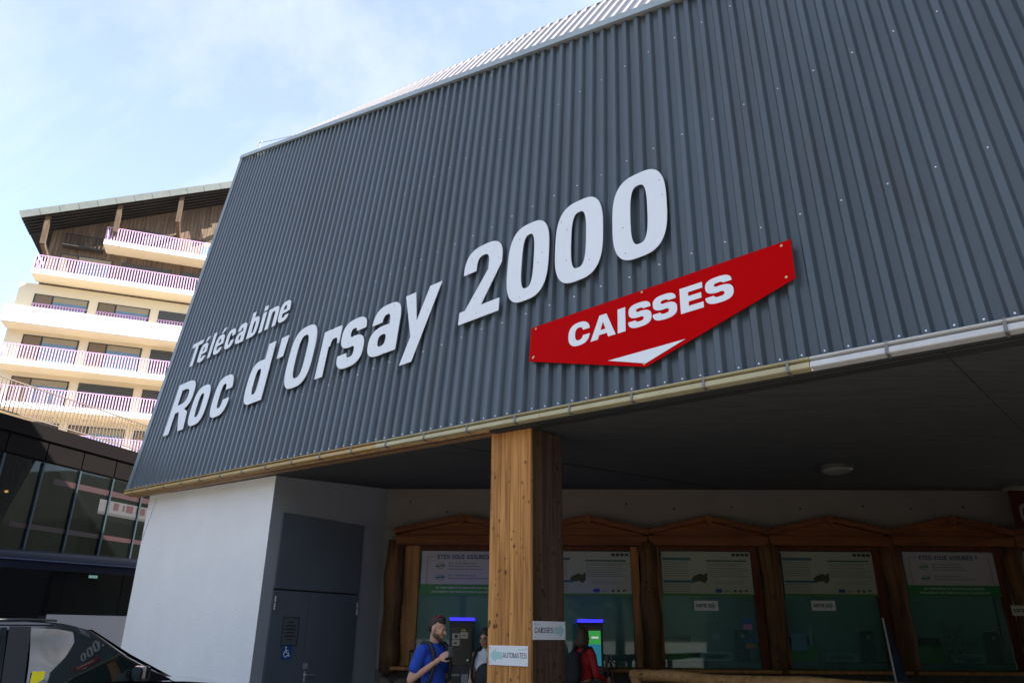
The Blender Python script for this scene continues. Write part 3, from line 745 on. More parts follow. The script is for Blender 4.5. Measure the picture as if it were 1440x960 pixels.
        MB().tube([(xb - .41, YB + .05, 1.6), (xb - .41, YB + .045, 1.6)], .03, 10).build('speaker_grille', m_zinc, sp_)
        tr_ = MB().aabb(xa + .72, xa + 1.26, YB + .05, YB + .3, 1.18, 1.22).aabb(xa + .70, xa + .78, YB + .03, YB + .3, 1.18, 1.33).aabb(xa + 1.2, xa + 1.28, YB + .03, YB + .3, 1.18, 1.33).aabb(xa + .78, xa + 1.2, YB + .03, YB + .05, 1.28, 1.332).build('counter_tray', mat('tray_white', (.8, .84, .85), .5), None)
        tag(tr_, ['white change tray on the counter behind the middle window glass', 'white change tray behind glass of the window with the leaning banner', 'white change tray on the counter under the snowflake drawing'][i - 2], 'tray', 'change trays on counters')
    if i in (2, 3):
        xs_ = at_y(993 if i == 2 else 1158, 851, YB - .05)
        sg = MB().box(xs_, (.215, 0, 0), (0, .006, 0), (0, 0, .085)).build('exit_sign', mat('sign_white', (.75, .77, .8), .5), None)
        tag(sg, ['white SORTIE sign with arrow on the middle ticket window', 'white SORTIE sign with arrow on the window beside the leaning banner'][i - 2], 'sign', 'small exit signs')
        bold_text('SORTIE', xs_ + Vector((-.185, -.0065, -.03)), XX, Z, Vector((0, -1, 0)), .2, .06, .27).build('lettering', mat('ink_black', (.03, .03, .03), .6), sg)
        a_ = xs_ + Vector((.03, -.0072, 0))
        MB().add([a_ + Vector(p) for p in ((0, 0, -.035), (.09, 0, -.035), (.09, 0, -.065), (.15, 0, 0), (.09, 0, .065), (.09, 0, .035), (0, 0, .035))], [(0, 1, 2, 3, 4, 5, 6)]).build('arrow', mat('arrow_grey', (.3, .4, .42), .6), sg)
# pale backdrop added behind the glass to lighten the windows, office room beyond
for i in range(6):
    MB().aabb(colx[i] + .02, colx[i + 1] - .02, YB + .72, YB + .75, 1.05, 3.2).build('lightening_backdrop', mat('backdrop_mint', (.55, .68, .66), .7, noise=(1.2, .5), dark=.75), st)
# office room behind the counters
MB().add([(-2.3, YB + 2.6, 0), (11.6, YB + 2.6, 0), (11.6, YB + 2.6, 3.3), (-2.3, YB + 2.6, 3.3), (-2.3, YB + .26, 3.3), (11.6, YB + .26, 3.3), (-2.3, YB + .26, 0), (11.6, YB + .26, 0)],
         [(0, 1, 2, 3), (3, 2, 5, 4), (0, 3, 4, 6), (1, 7, 5, 2)]).build('office_room', mat('office_wall', (.5, .62, .58), .8), st)
MB().aabb(-2.2, 11.4, YB + .02, YB + .6, .98, 1.175).build('counter', mat('counter_grey', (.25, .27, .27), .6), st)
# little things behind / on the glass
def card(name, px, py, w, h, m, label, cat, y=YB - .012, grp=None):
    p = at_y(px, py, y); o = MB().box(p, (w / 2, 0, 0), (0, .003, 0), (0, 0, h / 2)).build(name, m, None); tag(o, label, cat, grp); return o, p
c_, p = card('photo_card', 1051, 877, .19, .2, mat('card_blue', (.05, .16, .42), .5), 'small blue and pink info card on middle window glass', 'card')
printed(c_, p + Vector((-.09, -.0045, -.09)), XX, Z, [(.01, .17, .0, .09)], mat('card_pink', (.45, .22, .42), .5), 'print')
c_, p = card('photo_card', 1056, 902, .2, .24, mat('card_photo', (.07, .17, .26), .5, noise=(14, .9), dark=.3), 'landscape photo card low on the middle window glass', 'card')
printed(c_, p + Vector((-.09, -.0045, -.1)), XX, Z, [(.0, .18, .0, .07)], mat('card_sand', (.3, .22, .12), .5), 'print')
c_, p = card('picture_card', 1124, 902, .28, .28, mat('card_sky', (.10, .28, .42), .5, noise=(9, .8), dark=.5), 'small blue picture behind glass left of the card holder', 'card')
c_, p = card('price_tag', 1007, 894, .13, .12, m_white, 'small white outlined tag standing on a thin rod behind middle window', 'tag', YB + .05)
MB().tube([p + Vector((.03, 0, -.06)), (p.x + .09, YB + .08, 1.12)], .008, 6).build('rod', m_white, c_)
c_, p = card('leaflet_holder', 1140, 893, .07, .32, m_white, 'narrow white leaflet holder behind glass next to blue picture', 'holder', YB + .06)
MB().tube([p + Vector((.0, 0, -.15)), (p.x + .1, YB + .1, 1.1)], .01, 6).build('stand', m_white, c_)
# snowflake drawing on the fifth window
sc_ = at_y(1342, 905, YB - .016); mb = MB()
for q in range(6):
    d = Vector((math.cos(q * math.pi / 3), 0, math.sin(q * math.pi / 3))); pd = Vector((-d.z, 0, d.x))
    mb.bar(sc_ + d * .02, sc_ + d * .40, .012, .002, up=Vector((0, 1, 0)))
    for r in (.12, .22, .32):
        for s in (-1, 1):
            tip = sc_ + d * (r + .1) + pd * s * .1; base = sc_ + d * r
            mb.tube([base, (base + tip) / 2 + pd * s * .03, tip, (base + tip) / 2 + d * .03, base], .005, 4)
tag(mb.build('snowflake_decal', mat('decal_dark', (.05, .12, .12), .6), None), 'dark outline snowflake drawing on glass of the right ticket window', 'decal')

# ceiling lamps (unlit)
from mathutils.bvhtree import BVHTree
BV = BVHTree.FromPolygons([Vector(v.co) for v in so_.data.vertices], [tuple(p.vertices) for p in so_.data.polygons])
for (x, y), lab in (((1176, 654), 'round flush ceiling lamp under the dark soffit, nearer the red sign corner'), ((1427, 681), 'round flush ceiling lamp at the far right edge of the soffit')):
    d_ = ray(x, y); hit = BV.ray_cast(EYE, d_); c = (hit[0] if hit[0] else at_z(x, y, 4.0)) - Z * .09
    lm = empty('ceiling_lamp', c); tag(lm, lab, 'lamp', 'ceiling lamps')
    MB().ell(c + Z * .03, (.22, .22, .075), nu=20).build('shade', mat('lamp_glass', (.20, .19, .16), .35), lm, smooth=True)
    MB().tube([c + Z * .02, c + Z * .12], .235, 20).build('base', mat('lamp_base', (.07, .07, .07), .5), lm)
# red hanging panel at the right border
p = at_y(1432, 716, 12.6)
rp_ = MB().box(p + XX * .45, (.55, 0, 0), (0, .02, 0), (0, 0, .32)).build('hanging_sign', mat('panel_red', (.07, .006, .006), .5), None)
tag(rp_, 'dark red hanging sign panel with white letter, cut by the right border', 'sign')
f_ = glyph('C', .3, .34, .05, .05); lp = contours(f_, -.05, .4, -.05, .45, 50, 50)
glyph_mesh(lp, p + Vector((.0, -.021, -.24)), XX, Z, Vector((0, -1, 0)), .003).build('letter', mat('letter_grey', (.25, .22, .22), .6), rp_)
# exit sign at right border
p = at_y(1437, 858, YB - .25)
sg = MB().box(p + XX * .08, (.26, 0, 0), (0, .006, 0), (0, 0, .085)).build('exit_sign', mat('sign_yellowish', (.55, .55, .42), .5), None)
tag(sg, 'pale exit sign on the log column cut by the right border', 'sign', 'small exit signs')
bold_text('SORTIE', p + Vector((-.15, -.0065, -.03)), XX, Z, Vector((0, -1, 0)), .2, .06, .27).build('lettering', MATS['ink_black'], sg)

# ------------------------------------------------------------------ timber pillar
c = at_p(746, 700, P0 + IN * .15, IN); pe = Vector((c.x, c.y, 0))            # nearest edge
wl, wr = .585, .53
pil = empty('timber_pillar', pe - R_ * wl / 2 + IN * wr / 2)
tag(pil, 'thick square pillar clad in knotty pine planks carrying the facade', 'pillar')
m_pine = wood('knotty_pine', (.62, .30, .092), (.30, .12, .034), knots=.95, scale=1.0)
ztop = lambda p: 3.7 + bot((p - P0).dot(R_)) - .10
def planks(o, d, nrm, widths, m):
    s = 0
    for w in widths:
        a_ = o + d * (s + .0015); b_ = o + d * (s + w - .0015); z1 = ztop((a_ + b_) / 2)
        dd = rng.uniform(0, .004)
        MB().box((a_ + b_) / 2 - nrm * (.018 - dd) + Z * z1 / 2, (b_ - a_) / 2, nrm * .018, Z * z1 / 2).build('plank', m, pil, bevel=.004); s += w
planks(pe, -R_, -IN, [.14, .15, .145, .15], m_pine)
planks(pe + IN * .0365, IN, R_, [.12, .13, .12, .123], wood('knotty_pine_shaded', (.105, .060, .037), (.05, .029, .019), knots=.9))  # same pine, the shade on this face painted in as a darker colour
MB().box(pe - R_ * wl / 2 + IN * (wr / 2 + .02) + Z * 1.8, R_ * (wl / 2 - .03), IN * (wr / 2 - .02), Z * 1.79).build('core', m_log, pil)

def plate_sign(name, O, X, nrm, w, h, label):
    s = MB().box(O + X * w / 2 + Z * h / 2 + nrm * .004, X * w / 2, nrm * .004, Z * h / 2).build(name, mat('sign_white', (.75, .77, .8), .5), None, bevel=.002)
    tag(s, label, 'sign', 'direction signs on the pillar')
    for a_, b_ in ((.02, .025), (w - .02, .025), (.02, h - .025), (w - .02, h - .025)):
        MB().tube([O + X * a_ + Z * b_ + nrm * .008, O + X * a_ + Z * b_ + nrm * .011], .006, 6).build('screw', m_screw, s)
    return s
def striped_arrow(parent, O, X, nrm, L, H, sgn):
    mb = MB(); nb_ = 9
    for i in range(nb_):
        y = -H / 2 + H * (i + .5) / nb_; ay = abs(y) / (H / 2); hx = L * .42
        tip = hx * (1 - ay ** 1.6); tail = L if ay < .55 else hx * (1.25 - ay * .2)
        x0, x1 = (hx - tip), tail
        if sgn > 0: x0, x1 = L - x1, L - x0
        b_ = H / nb_ * .34
        mb.add([O + X * x0 + Z * (y - b_) + nrm * .0092, O + X * x1 + Z * (y - b_) + nrm * .0092, O + X * x1 + Z * (y + b_) + nrm * .0092, O + X * x0 + Z * (y + b_) + nrm * .0092], [(0, 1, 2, 3)])
    return mb.build('arrow', mat('mint', (.30, .62, .58), .5), parent)
m_ink = mat('ink_aubergine', (.02, .012, .025), .5)
# AUTOMATES on the bright face
q0 = at_p(688, 934, pe - IN * .006, IN); q1 = at_p(743, 934, pe - IN * .006, IN); q2 = at_p(688, 906.5, pe - IN * .006, IN)
w = (q1 - q0).dot(R_); h = q2.z - q0.z; Oq = Vector((q0.x, q0.y, q0.z))
s = plate_sign('direction_sign', Oq, R_, -IN, w, h, 'white AUTOMATES sign with mint arrow pointing left, on bright pillar face')
bold_text('AUTOMATES', Oq + R_ * (w * .365) + Z * (h * .39) - IN * .0082, R_, Z, -IN, w * .605, h * .26, .18).build('lettering', m_ink, s)
text_mesh('essert', h * .14, Oq + R_ * (w * .76) + Z * (h * .78) - IN * .0092, R_, Z, .01, width=w * .18).build('logo', mat('logo_aqua', (.25, .60, .70), .5), s)
striped_arrow(s, Oq + R_ * (w * .045) + Z * (h * .5), R_, -IN, w * .31, h * .68, -1)
# CAISSES on the shaded face
fo = pe + R_ * .006
q0 = at_p(749, 899, fo, R_); q1 = at_p(794.5, 899, fo, R_); q2 = at_p(749, 872.5, fo, R_)
w = (q1 - q0).dot(IN); h = q2.z - q0.z; Oq = q0
s = plate_sign('direction_sign', Oq, IN, R_, w, h, 'white CAISSES sign with mint arrow pointing right, on shaded pillar face')
bold_text('CAISSES', Oq + IN * (w * .04) + Z * (h * .37) + R_ * .0082, IN, Z, R_, w * .57, h * .29, .18).build('lettering', m_ink, s)
text_mesh('Bolero', h * .12, Oq + IN * (w * .05) + Z * (h * .80) + R_ * .0092, IN, Z, .01, width=w * .18).build('logo', MATS['logo_aqua'], s)
striped_arrow(s, Oq + IN * (w * .64) + Z * (h * .5), IN, R_, w * .31, h * .68, 1)

# ------------------------------------------------------------------ facade lettering
def lettering(name, label, items, v0, h, t, th, xh, depth, p=3.0, lead=.035):
    e_ = empty(name, fp(items[0][1], v0)); tag(e_, label, 'lettering')
    for ch, ua, ub in items:
        w = ub - ua; tt = min(t, w * .42) if ch not in "'il" else t
        f = glyph(ch, w, h, tt, th, xh, p)
        nx = max(30, int(w / h * 170)); lp = contours(f, -.05 * h, w + .06 * h, -.32 * h, h * 1.12, nx + 20, 150)
        mb = glyph_mesh(lp, fp(ua, v0, lead), R_, V_, n_, depth)
        o = mb.build('letter', m_white, e_)
        # fixing screws
        if h > 1:
            sc = MB()
            for k_ in range(4):
                for _ in range(60):
                    x, y = rng.uniform(0, w), (k_ + rng.uniform(.1, .9)) * h / 4
                    if f(np.array([[x]]), np.array([[y]]))[0, 0] < -.035:
                        c_ = fp(ua, v0, lead + depth) + R_ * x + V_ * y
                        sc.tube([c_, c_ + n_ * .004], .007, 6); break
            if sc.v: sc.build('fixing_screw', mat('screw_dark', (.3, .31, .33), .4, .5), o)
    return e_
lettering('large_lettering', 'large white cut-out letters of the place name with digits on grey ribbed facade',
          [('R', -9.99, -9.10), ('o', -9.0, -8.33), ('c', -8.10, -7.43), ('d', -6.84, -6.16), ("'", -5.97, -5.75), ('O', -5.54, -4.77), ('r', -4.55, -4.06),
           ('s', -4.02, -3.37), ('a', -3.25, -2.57), ('y', -2.51, -1.74), ('2', -1.30, -.59), ('0', -.49, .18), ('0', .28, .97), ('0', 1.10, 1.79)], 1.555, 1.165, .235, .175, .86, .007)
lettering('small_lettering', 'smaller white cut-out letters of one word above the large lettering at left',
          [('T', -9.98, -9.49), ('é', -9.50, -9.16), ('l', -9.02, -8.88), ('é', -8.81, -8.45), ('c', -8.34, -7.99), ('a', -7.90, -7.55), ('b', -7.43, -7.08),
           ('i', -6.98, -6.84), ('n', -6.76, -6.38), ('e', -6.33, -5.97)], 3.115, .60, .125, .09, .455, .006)

# ------------------------------------------------------------------ red sign
cs = [(-.037, 1.135), (2.985, 1.14), (2.972, .725), (1.466, .25), (-.04, .702)]
rs = MB(); nn = len(cs)
rs.v = [tuple(fp(u, v, .034)) for u, v in cs] + [tuple(fp(u, v, .028)) for u, v in cs]
rs.f = [tuple(reversed(range(nn))), tuple(range(nn, 2 * nn))] + [(i, (i + 1) % nn, nn + (i + 1) % nn, nn + i) for i in range(nn)]
rso = rs.build('red_sign', mat('sign_red', (.50, .0, .001), .55, spec=.03, noise=(2, .3), dark=.85), None)
tag(rso, 'red arrow-shaped CAISSES sign with white letters and triangle on the facade', 'sign')
MB().add([fp(1.03, .43, .0365), fp(1.902, .432, .0365), fp(1.466, .287, .0365)], [(0, 2, 1)]).build('white_triangle', m_white, rso)
for ch, ua, ub in (('C', .515, .80), ('A', .81, 1.125), ('I', 1.152, 1.245), ('S', 1.28, 1.55), ('S', 1.565, 1.835), ('E', 1.872, 2.112), ('S', 2.135, 2.415)):
    w, h = ub - ua, .285; f = glyph(ch, w, h, .088, .064, None, 2.5)
    lp = contours(f, -.03, w + .03, -.03, h + .03, 90, 90)
    glyph_mesh(lp, fp(ua, .712, .0342), R_, V_, n_, .003).build('letter', m_white, rso)
for u, v in ((.04, 1.10), (1.45, 1.11), (2.90, 1.10), (2.90, .76), (1.45, .285), (.02, .73), (.03, .74)):
    MB().tube([fp(u, v, .034), fp(u, v, .04)], .013, 8).build('fixing_screw', mat('brass_screw', (.6, .42, .18), .35, .7), rso)

# ================================================================== APARTMENT BLOCK far left
AD = azv(70); AN = Vector((AD.y, -AD.x, 0)); AP = at_y(7, 450, 45)
def ap(w, z, d): return Vector((AP.x, AP.y, 0)) + AD * w + AN * d + Z * z
def abox(name, w0, w1, z0, z1, d0, d1, m, parent, bevel=0):
    return MB().box(ap((w0 + w1) / 2, (z0 + z1) / 2, (d0 + d1) / 2), AD * (w1 - w0) / 2, AN * (d1 - d0) / 2, Z * (z1 - z0) / 2).build(name, m, parent, bevel=bevel)
ab = empty('apartment_block', ap(8, 0, -4)); tag(ab, 'tall cream apartment block with purple balcony railings and dark sloping roof', 'building')
m_cream = mat('cream_render', (.87, .77, .58), .9, noise=(.8, .3), dark=.9)
m_awhite = mat('balcony_white', (.80, .79, .77), .8, noise=(2, .2), dark=.9)
m_slab = mat('slab_concrete', (.70, .71, .74), .85, noise=(1.5, .6), dark=.8)
m_purple = mat('railing_purple', (.66, .42, .68), .5)
m_awood = wood('cladding_boards', (.23, .17, .125), (.12, .085, .06), scale=.35)
m_ashut = mat('shutter_grey', (.07, .075, .075), .6)
m_afr = mat('window_frame_dark', (.035, .033, .032), .5)
m_apane = glass('apartment_glass', (.3, .4, .5), .25, .02, body=(.20, .33, .48))
m_blind = mat('blind_beige', (.33, .29, .20), .8)
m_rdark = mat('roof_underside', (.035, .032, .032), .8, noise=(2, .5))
WE = 24
abox('wall', -.2, WE, 0, 24.35, -12, -1.5, m_cream, ab)
uw = MB(); zr_ = lambda w: 28.35 + (w + 1) * .43
for d in (-12, -1.52):
    uw.v += [tuple(ap(.9, 24.35, d)), tuple(ap(WE, 24.35, d)), tuple(ap(WE, zr_(16.5), d)), tuple(ap(16.5, zr_(16.5), d)), tuple(ap(.9, zr_(.9), d))]
uw.f = [(5, 6, 7, 8, 9), (0, 4, 3, 2, 1), (0, 5, 9, 4), (4, 9, 8, 3), (3, 8, 7, 2), (1, 2, 7, 6)]
uw.build('upper_wall', m_awood, ab)
for k in range(0, 60):      # vertical cladding boards of the top storeys
    w0 = 1.0 + k * .26
    abox('board', w0, w0 + .235, 24.4, min(zr_(w0), 35.5) - .1, -1.52, -1.48 - (k % 3) * .012, m_awood, ab)
# floors: slab level, railing from, windows (level bottom, top)
floors = [('F', 12.0, .2, 12.3, 14.45), ('E', 14.93, .2, 15.25, 17.45), ('D', 17.8, .2, 18.1, 20.5), ('C', 20.82, -.3, 21.9, 23.6), ('B', 24.5, .7, 24.8, 27.0), ('A', 27.55, 4.6, 27.85, 29.9)]
shut = {('C', 2), ('D', 2), ('E', 1), ('E', 2), ('B', 1), ('B', 2), ('F', 0), ('A', 1), ('C', 4), ('D', 4), ('E', 4), ('F', 3)}
for fl, zs, w0, za, zb in floors:
    if fl == 'C':
        abox('parapet', w0, WE, zs, 22.02, -.28, 0, m_awhite, ab)
        abox('slab', w0, WE, zs - .02, zs + .28, -1.5, -.281, m_cream, ab)
    else:
        abox('slab', w0, WE, zs, zs + .26, -1.5, 0, m_cream, ab)
        abox('slab_edge', w0, WE, zs + .02, zs + .40, .002, .03, m_slab, ab)
        mb = MB(); n = int((WE - w0) / .185)
        for k in range(n):
            w = w0 + .04 + k * .185; mb.box(ap(w, zs + .93, -.03), AD * .032, AN * .012, Z * .5)
        mb.box(ap((w0 + WE) / 2, zs + 1.45, -.03), AD * (WE - w0) / 2, AN * .03, Z * .02)
        for k in range(int(.0), 8): mb.box(ap(w0 + .02, zs + .93, -.12 - k * .18), AD * .012, AN * .042, Z * .5)
        stuff(mb.build('railing', m_purple, ab))
    for k in range(6):
        wa_, wb_ = .84 + k * 4.03, 4.29 + k * 4.03
        if fl in 'BA': wa_ += .9; wb_ += .9
        if fl == 'A' and k == 0: continue
        if wb_ > WE: continue
        wi = abox('window', wa_, wb_, za, zb, -1.52, -1.47, m_afr, ab)
        if (fl, k) in shut:
            nl = 11
            for j in range(nl):
                z = za + .05 + (zb - za - .1) * (j + .5) / nl
                MB().box(ap((wa_ + wb_) / 2, z, -1.44), AD * (wb_ - wa_ - .12) / 2, AN * .03, Z * (zb - za) / nl * .42).build('slat', m_ashut, wi)
        else:
            wm = wa_ + (wb_ - wa_) * .34
            abox('casement', wa_ + .1, wm - .06, za + .08, zb - .08, -1.469, -1.455, mat('curtain_tan', (.20, .15, .10), .8), wi)
            abox('pane', wm + .06, wb_ - .1, za + .08, zb - .5, -1.469, -1.455, m_apane, wi)
            abox('blind', wm + .06, wb_ - .1, zb - .49, zb - .08, -1.469, -1.452, m_blind, wi)
        if fl == 'C':
            mb = MB()
            for q in range(int((wb_ - wa_) / .185)): mb.box(ap(wa_ + .1 + q * .185, 22.4, -1.38), AD * .042, AN * .012, Z * .42)
            mb.box(ap((wa_ + wb_) / 2, 22.83, -1.38), AD * (wb_ - wa_) / 2, AN * .03, Z * .02)
            stuff(mb.build('railing', m_purple, ab))
# roof with fascia panels, rafters and posts
RA = at_p(27, 297, ap(0, 0, 1.0), AN); RB = at_p(328, 255, ap(0, 0, 1.0), AN); rdv = (RB - RA).normalized(); RL = 17
E_ = RA + rdv * RL
upn = AN.cross(rdv); upn = upn if upn.z > 0 else -upn
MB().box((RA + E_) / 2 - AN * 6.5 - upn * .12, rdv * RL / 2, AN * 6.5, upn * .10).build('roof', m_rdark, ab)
for k in range(14):
    a_ = RA + rdv * (k * RL / 14 + .012); b_ = RA + rdv * ((k + 1) * RL / 14 - .012)
    MB().box((a_ + b_) / 2 - upn * .27 + AN * .03, (b_ - a_) / 2, AN * .03, upn * .27).build('fascia_panel', mat('fascia_metal', (.20, .215, .20), .45, .3, noise=(2, .5)), ab)
for k in range(1, 7):
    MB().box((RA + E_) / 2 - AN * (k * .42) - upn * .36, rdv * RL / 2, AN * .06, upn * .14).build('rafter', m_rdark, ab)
for x in (65, 163, 248, 330):
    w = (at_p(x, 320, ap(0, 0, .4), AN) - ap(0, 0, 0)).dot(AD)
    zr = RA.z + (w + 1) * (rdv.z / rdv.dot(AD)) - .6
    MB().bar(ap(w, zr, .55), ap(w, zr - 2.1, .25), .3, .34).bar(ap(w, zr - 2.0, .25), ap(w, zr - 2.35, -1.5), .26, .3).build('roof_post', wood('post_wood', (.14, .10, .07), (.08, .056, .04), scale=.4), ab)
# short dark steel balcony at the left corner and by the upper balcony
mb = MB()
for k in range(9): mb.box(ap(.75, 25.3, -.2 - k * .3), AD * .02, AN * .02, Z * .55)
mb.box(ap(.75, 25.85, -1.4), AD * .03, AN * 1.3, Z * .03).box(ap(.75, 24.75, -1.4), AD * .03, AN * 1.3, Z * .04)
for k in range(10): mb.box(ap(1.9 + k * .27, 28.0, -1.2), AD * .02, AN * .02, Z * .5)
mb.box(ap(3.1, 28.5, -1.2), AD * 1.3, AN * .03, Z * .03).box(ap(3.1, 27.5, -1.2), AD * 1.3, AN * .3, Z * .05)
stuff(mb.build('steel_railing', m_afr, ab))

# ================================================================== DARK GLASS PAVILION
g0 = at_y(0, 585.6, 18.9); g1 = at_y(195.5, 636.7, 23.5); GD = Vector((g1.x - g0.x, g1.y - g0.y, 0)).normalized(); GN = Vector((GD.y, -GD.x, 0))
GO = Vector((g0.x, g0.y, 0))
def gp(s, z, d=0.): return GO + GD * s + Z * z + GN * d
def gbox(name, s0, s1, z0, z1, d0, d1, m, parent):
    return MB().box(gp((s0 + s1) / 2, (z0 + z1) / 2, (d0 + d1) / 2), GD * (s1 - s0) / 2, GN * (d1 - d0) / 2, Z * (z1 - z0) / 2).build(name, m, parent)
gb = empty('glass_pavilion', gp(2, 0, -3)); tag(gb, 'low dark glass-fronted building with bronze fascia panels and rooftop railing', 'building')
m_bronze = mat('bronze_panel', (.006, .0045, .0045), .6, .0, noise=(1.5, .4), spec=.06)
m_dglass = glass('dark_glass', (.36, .36, .33), .5, .015, body=(.006, .007, .007))
zt_, zf_ = 6.9, 5.95
S0, S1, mod = -8.2, 15.0, 1.22
gbox('roof_deck', S0, S1, zt_ - .1, zt_, -8, .1, m_bronze, gb); gbox('roof_edge', S0, S1, zt_ - .36, zt_ + .03, .101, .14, m_bronze, gb)
gbox('rear_wall', S0, S1, 0, zt_ - .1, -8, -7.8, mat('inner_dark', (.03, .03, .03), .8), gb)
k = 0; s = S0
while s < S1 - .1:
    gbox('fascia_panel', s + .02, s + mod - .02, zf_ + .05, zt_ - .37, .03, .07, m_bronze, gb)
    gbox('mullion', s - .03, s + .03, .1, zf_, .0, .10, mat('mullion_blue_grey', (.02, .035, .042), .4, .3), gb)
    gbox('pane', s + .031, s + mod - .031, .1, zf_, .02, .035, m_dglass, gb)
    mb = MB()             # pleated curtain behind the pane
    for q in range(9): mb.tube([gp(s + .1 + q * .13, 6.0, -.35 - .03 * (q % 2)), gp(s + .1 + q * .13, 4.2 - .5 * (k % 2), -.35 - .03 * (q % 2))], .05, 6)
    cu = mb.build('curtain', mat('curtain_ochre', (.20, .16, .075), .9, noise=(4, .6)), gb, smooth=True)
    stuff(cu)
    s += mod; k += 1
gbox('fascia_back', S0, S1, zf_, zt_ - .1, -.05, .029, m_bronze, gb)
gbox('red_reflection', 2.0, 9, 5.42, 5.58, .0355, .04, mat('red_reflection', (.018, .0005, .001), .5), gb)  # red strips mirrored in the glass, painted as thin plates on the panes
gbox('red_reflection', 1.0, 9, 4.13, 4.26, .0355, .04, MATS['red_reflection'], gb)
sb_ = gbox('mirrored_sign', 3.7, 6.6, 4.85, 5.29, .0355, .04, mat('mirrored_sign_white', (.032, .032, .036), .6), gb)  # reflection of a white sign, painted as a plate on the panes
for q, w_ in enumerate((.10, .04, .14, .03, .10)): MB().box(gp(4.35 + q * .27 + .03 * (q % 2), 5.14, .041), GD * w_, GN * .002, Z * (.11 - .02 * (q % 2))).build('mirrored_print', MATS['red_reflection'], sb_)
gbox('mirrored_foot', 3.7, 6.6, 4.85, 4.93, .0401, .042, m_blackrub, sb_)
lp_ = gp(.95, 5.05, -.3); li = MB().ell(lp_, (.05, .05, .035), nu=10, nv=6).build('inner_lamp', emit('lamp_warm', (1, .62, .2), 5), gb)
gbox('inner_poster', 1.2, 1.35, 5.35, 5.7, -.2, -.19, m_white, gb)
# rooftop railing
rl = empty('rooftop_railing', gp(2, zt_, 0)); tag(rl, 'thin steel bar railing on the roof of the dark glass building', 'railing')
MB().bar(gp(S0, 7.91, 0), gp(S1, 7.91, 0), .032, .032).build('handrail', mat('rail_steel', (.16, .125, .10), .5, .3), rl)
MB().bar(gp(S0, 7.05, 0), gp(S1, 7.05, 0), .03, .03).build('bottom_rail', MATS['rail_steel'], rl)
bm_ = MB().bar((0, 0, 0), (0, 0, .84), .014, .022, up=GD); bar0 = bm_.build('bar', MATS['rail_steel'], rl, local=True); bar0.location = gp(S0, 7.06, 0) - Vector(rl.location)
k = 1
while S0 + k * .125 < S1:
    c = bar0.copy(); COL.objects.link(c); c.parent = rl; c.location = gp(S0 + k * .125, 7.06, 0) - Vector(rl.location); k += 1

# ================================================================== COACH
b0 = at_z(0, 768, 3.4); b1 = at_z(190, 784, 3.4); BD = Vector((b1.x - b0.x, b1.y - b0.y, 0)).normalized(); BN = Vector((BD.y, -BD.x, 0))
bo = Vector((b0.x, b0.y, 0))
bus = empty('coach', bo + BD * 1.5 - BN * 1.25); tag(bus, 'dark coach with black windows and blue roof edge parked behind the white wall', 'bus')
def bp_(s, z, d=0.): return bo + BD * s + Z * z + BN * d
bsec = [(-2.5, .35), (0, .35), (.02, 1.2), (.0, 2.9), (-.03, 3.12), (-.10, 3.28), (-.22, 3.37), (-.5, 3.42), (-2.0, 3.42), (-2.28, 3.37), (-2.4, 3.28), (-2.47, 3.12), (-2.5, 2.9)]
mb = MB(); L0, L1 = -4.5, 7.5
for s in (L0, L0 + .15, L1 - .15, L1):
    k_ = .06 if s in (L0, L1) else 0
    for d, z in bsec: mb.v.append(tuple(bp_(s, z - k_ * (z > 3), d + k_ * (1 if d < -1.2 else -1))))
nb_ = len(bsec)
for i in range(3): mb.f += [(i * nb_ + j, i * nb_ + (j + 1) % nb_, (i + 1) * nb_ + (j + 1) % nb_, (i + 1) * nb_ + j) for j in range(nb_)]
mb.f += [tuple(reversed(range(nb_))), tuple(range(3 * nb_, 4 * nb_))]
bb = mb.build('body', mat('coach_blue', (.003, .005, .014), .35, spec=.2), bus); smooth_by_angle(bb, 30)
m_bglass = mat('coach_glass', (.003, .003, .0035), .06, spec=.12)
for i in range(8):
    s = L0 + .25 + i * 1.46
    MB().box(bp_(s + .72, 2.42, .016), BD * .718, BN * .006, Z * .52).build('window', m_bglass, bus)
sgr = (at_p(64, 868, bo, BN) - bo).dot(BD)
MB().box(bp_((sgr + L1 - .3) / 2, 1.15, .026), BD * (L1 - .3 - sgr) / 2, BN * .006, Z * .78).build('side_panel', mat('coach_silver', (.30, .29, .31), .4, .3), bus)
MB().box(bp_((L0 + sgr) / 2 - .02, 1.15, .026), BD * (sgr - L0 - .3) / 2, BN * .006, Z * .74).build('side_panel', m_bglass, bus)
MB().bar(bp_(L0 + .1, 3.16, .0), bp_(L1 - .1, 3.16, .0), .03, .03).build('roof_rail', mat('coach_trim', (.05, .07, .14), .4, .2), bus)
for s in (-2.6, 4.6):
    w_ = MB().tube([bp_(s, .5, -.25), bp_(s, .5, .035)], .5, 24).build('wheel', m_blackrub, bus); MB().tube([bp_(s, .5, .03), bp_(s, .5, .045)], .3, 20).build('rim', m_zinc, w_)
p = at_p(131, 810.5, bo + BN * .03, BN)
MB().box(p, BD * .11, BN * .004, Z * .035).build('sticker_or_reflection', mat('reflection_mint', (.35, .6, .5), .5), bus)  # small green reflection in the black glass, painted as a mint plate

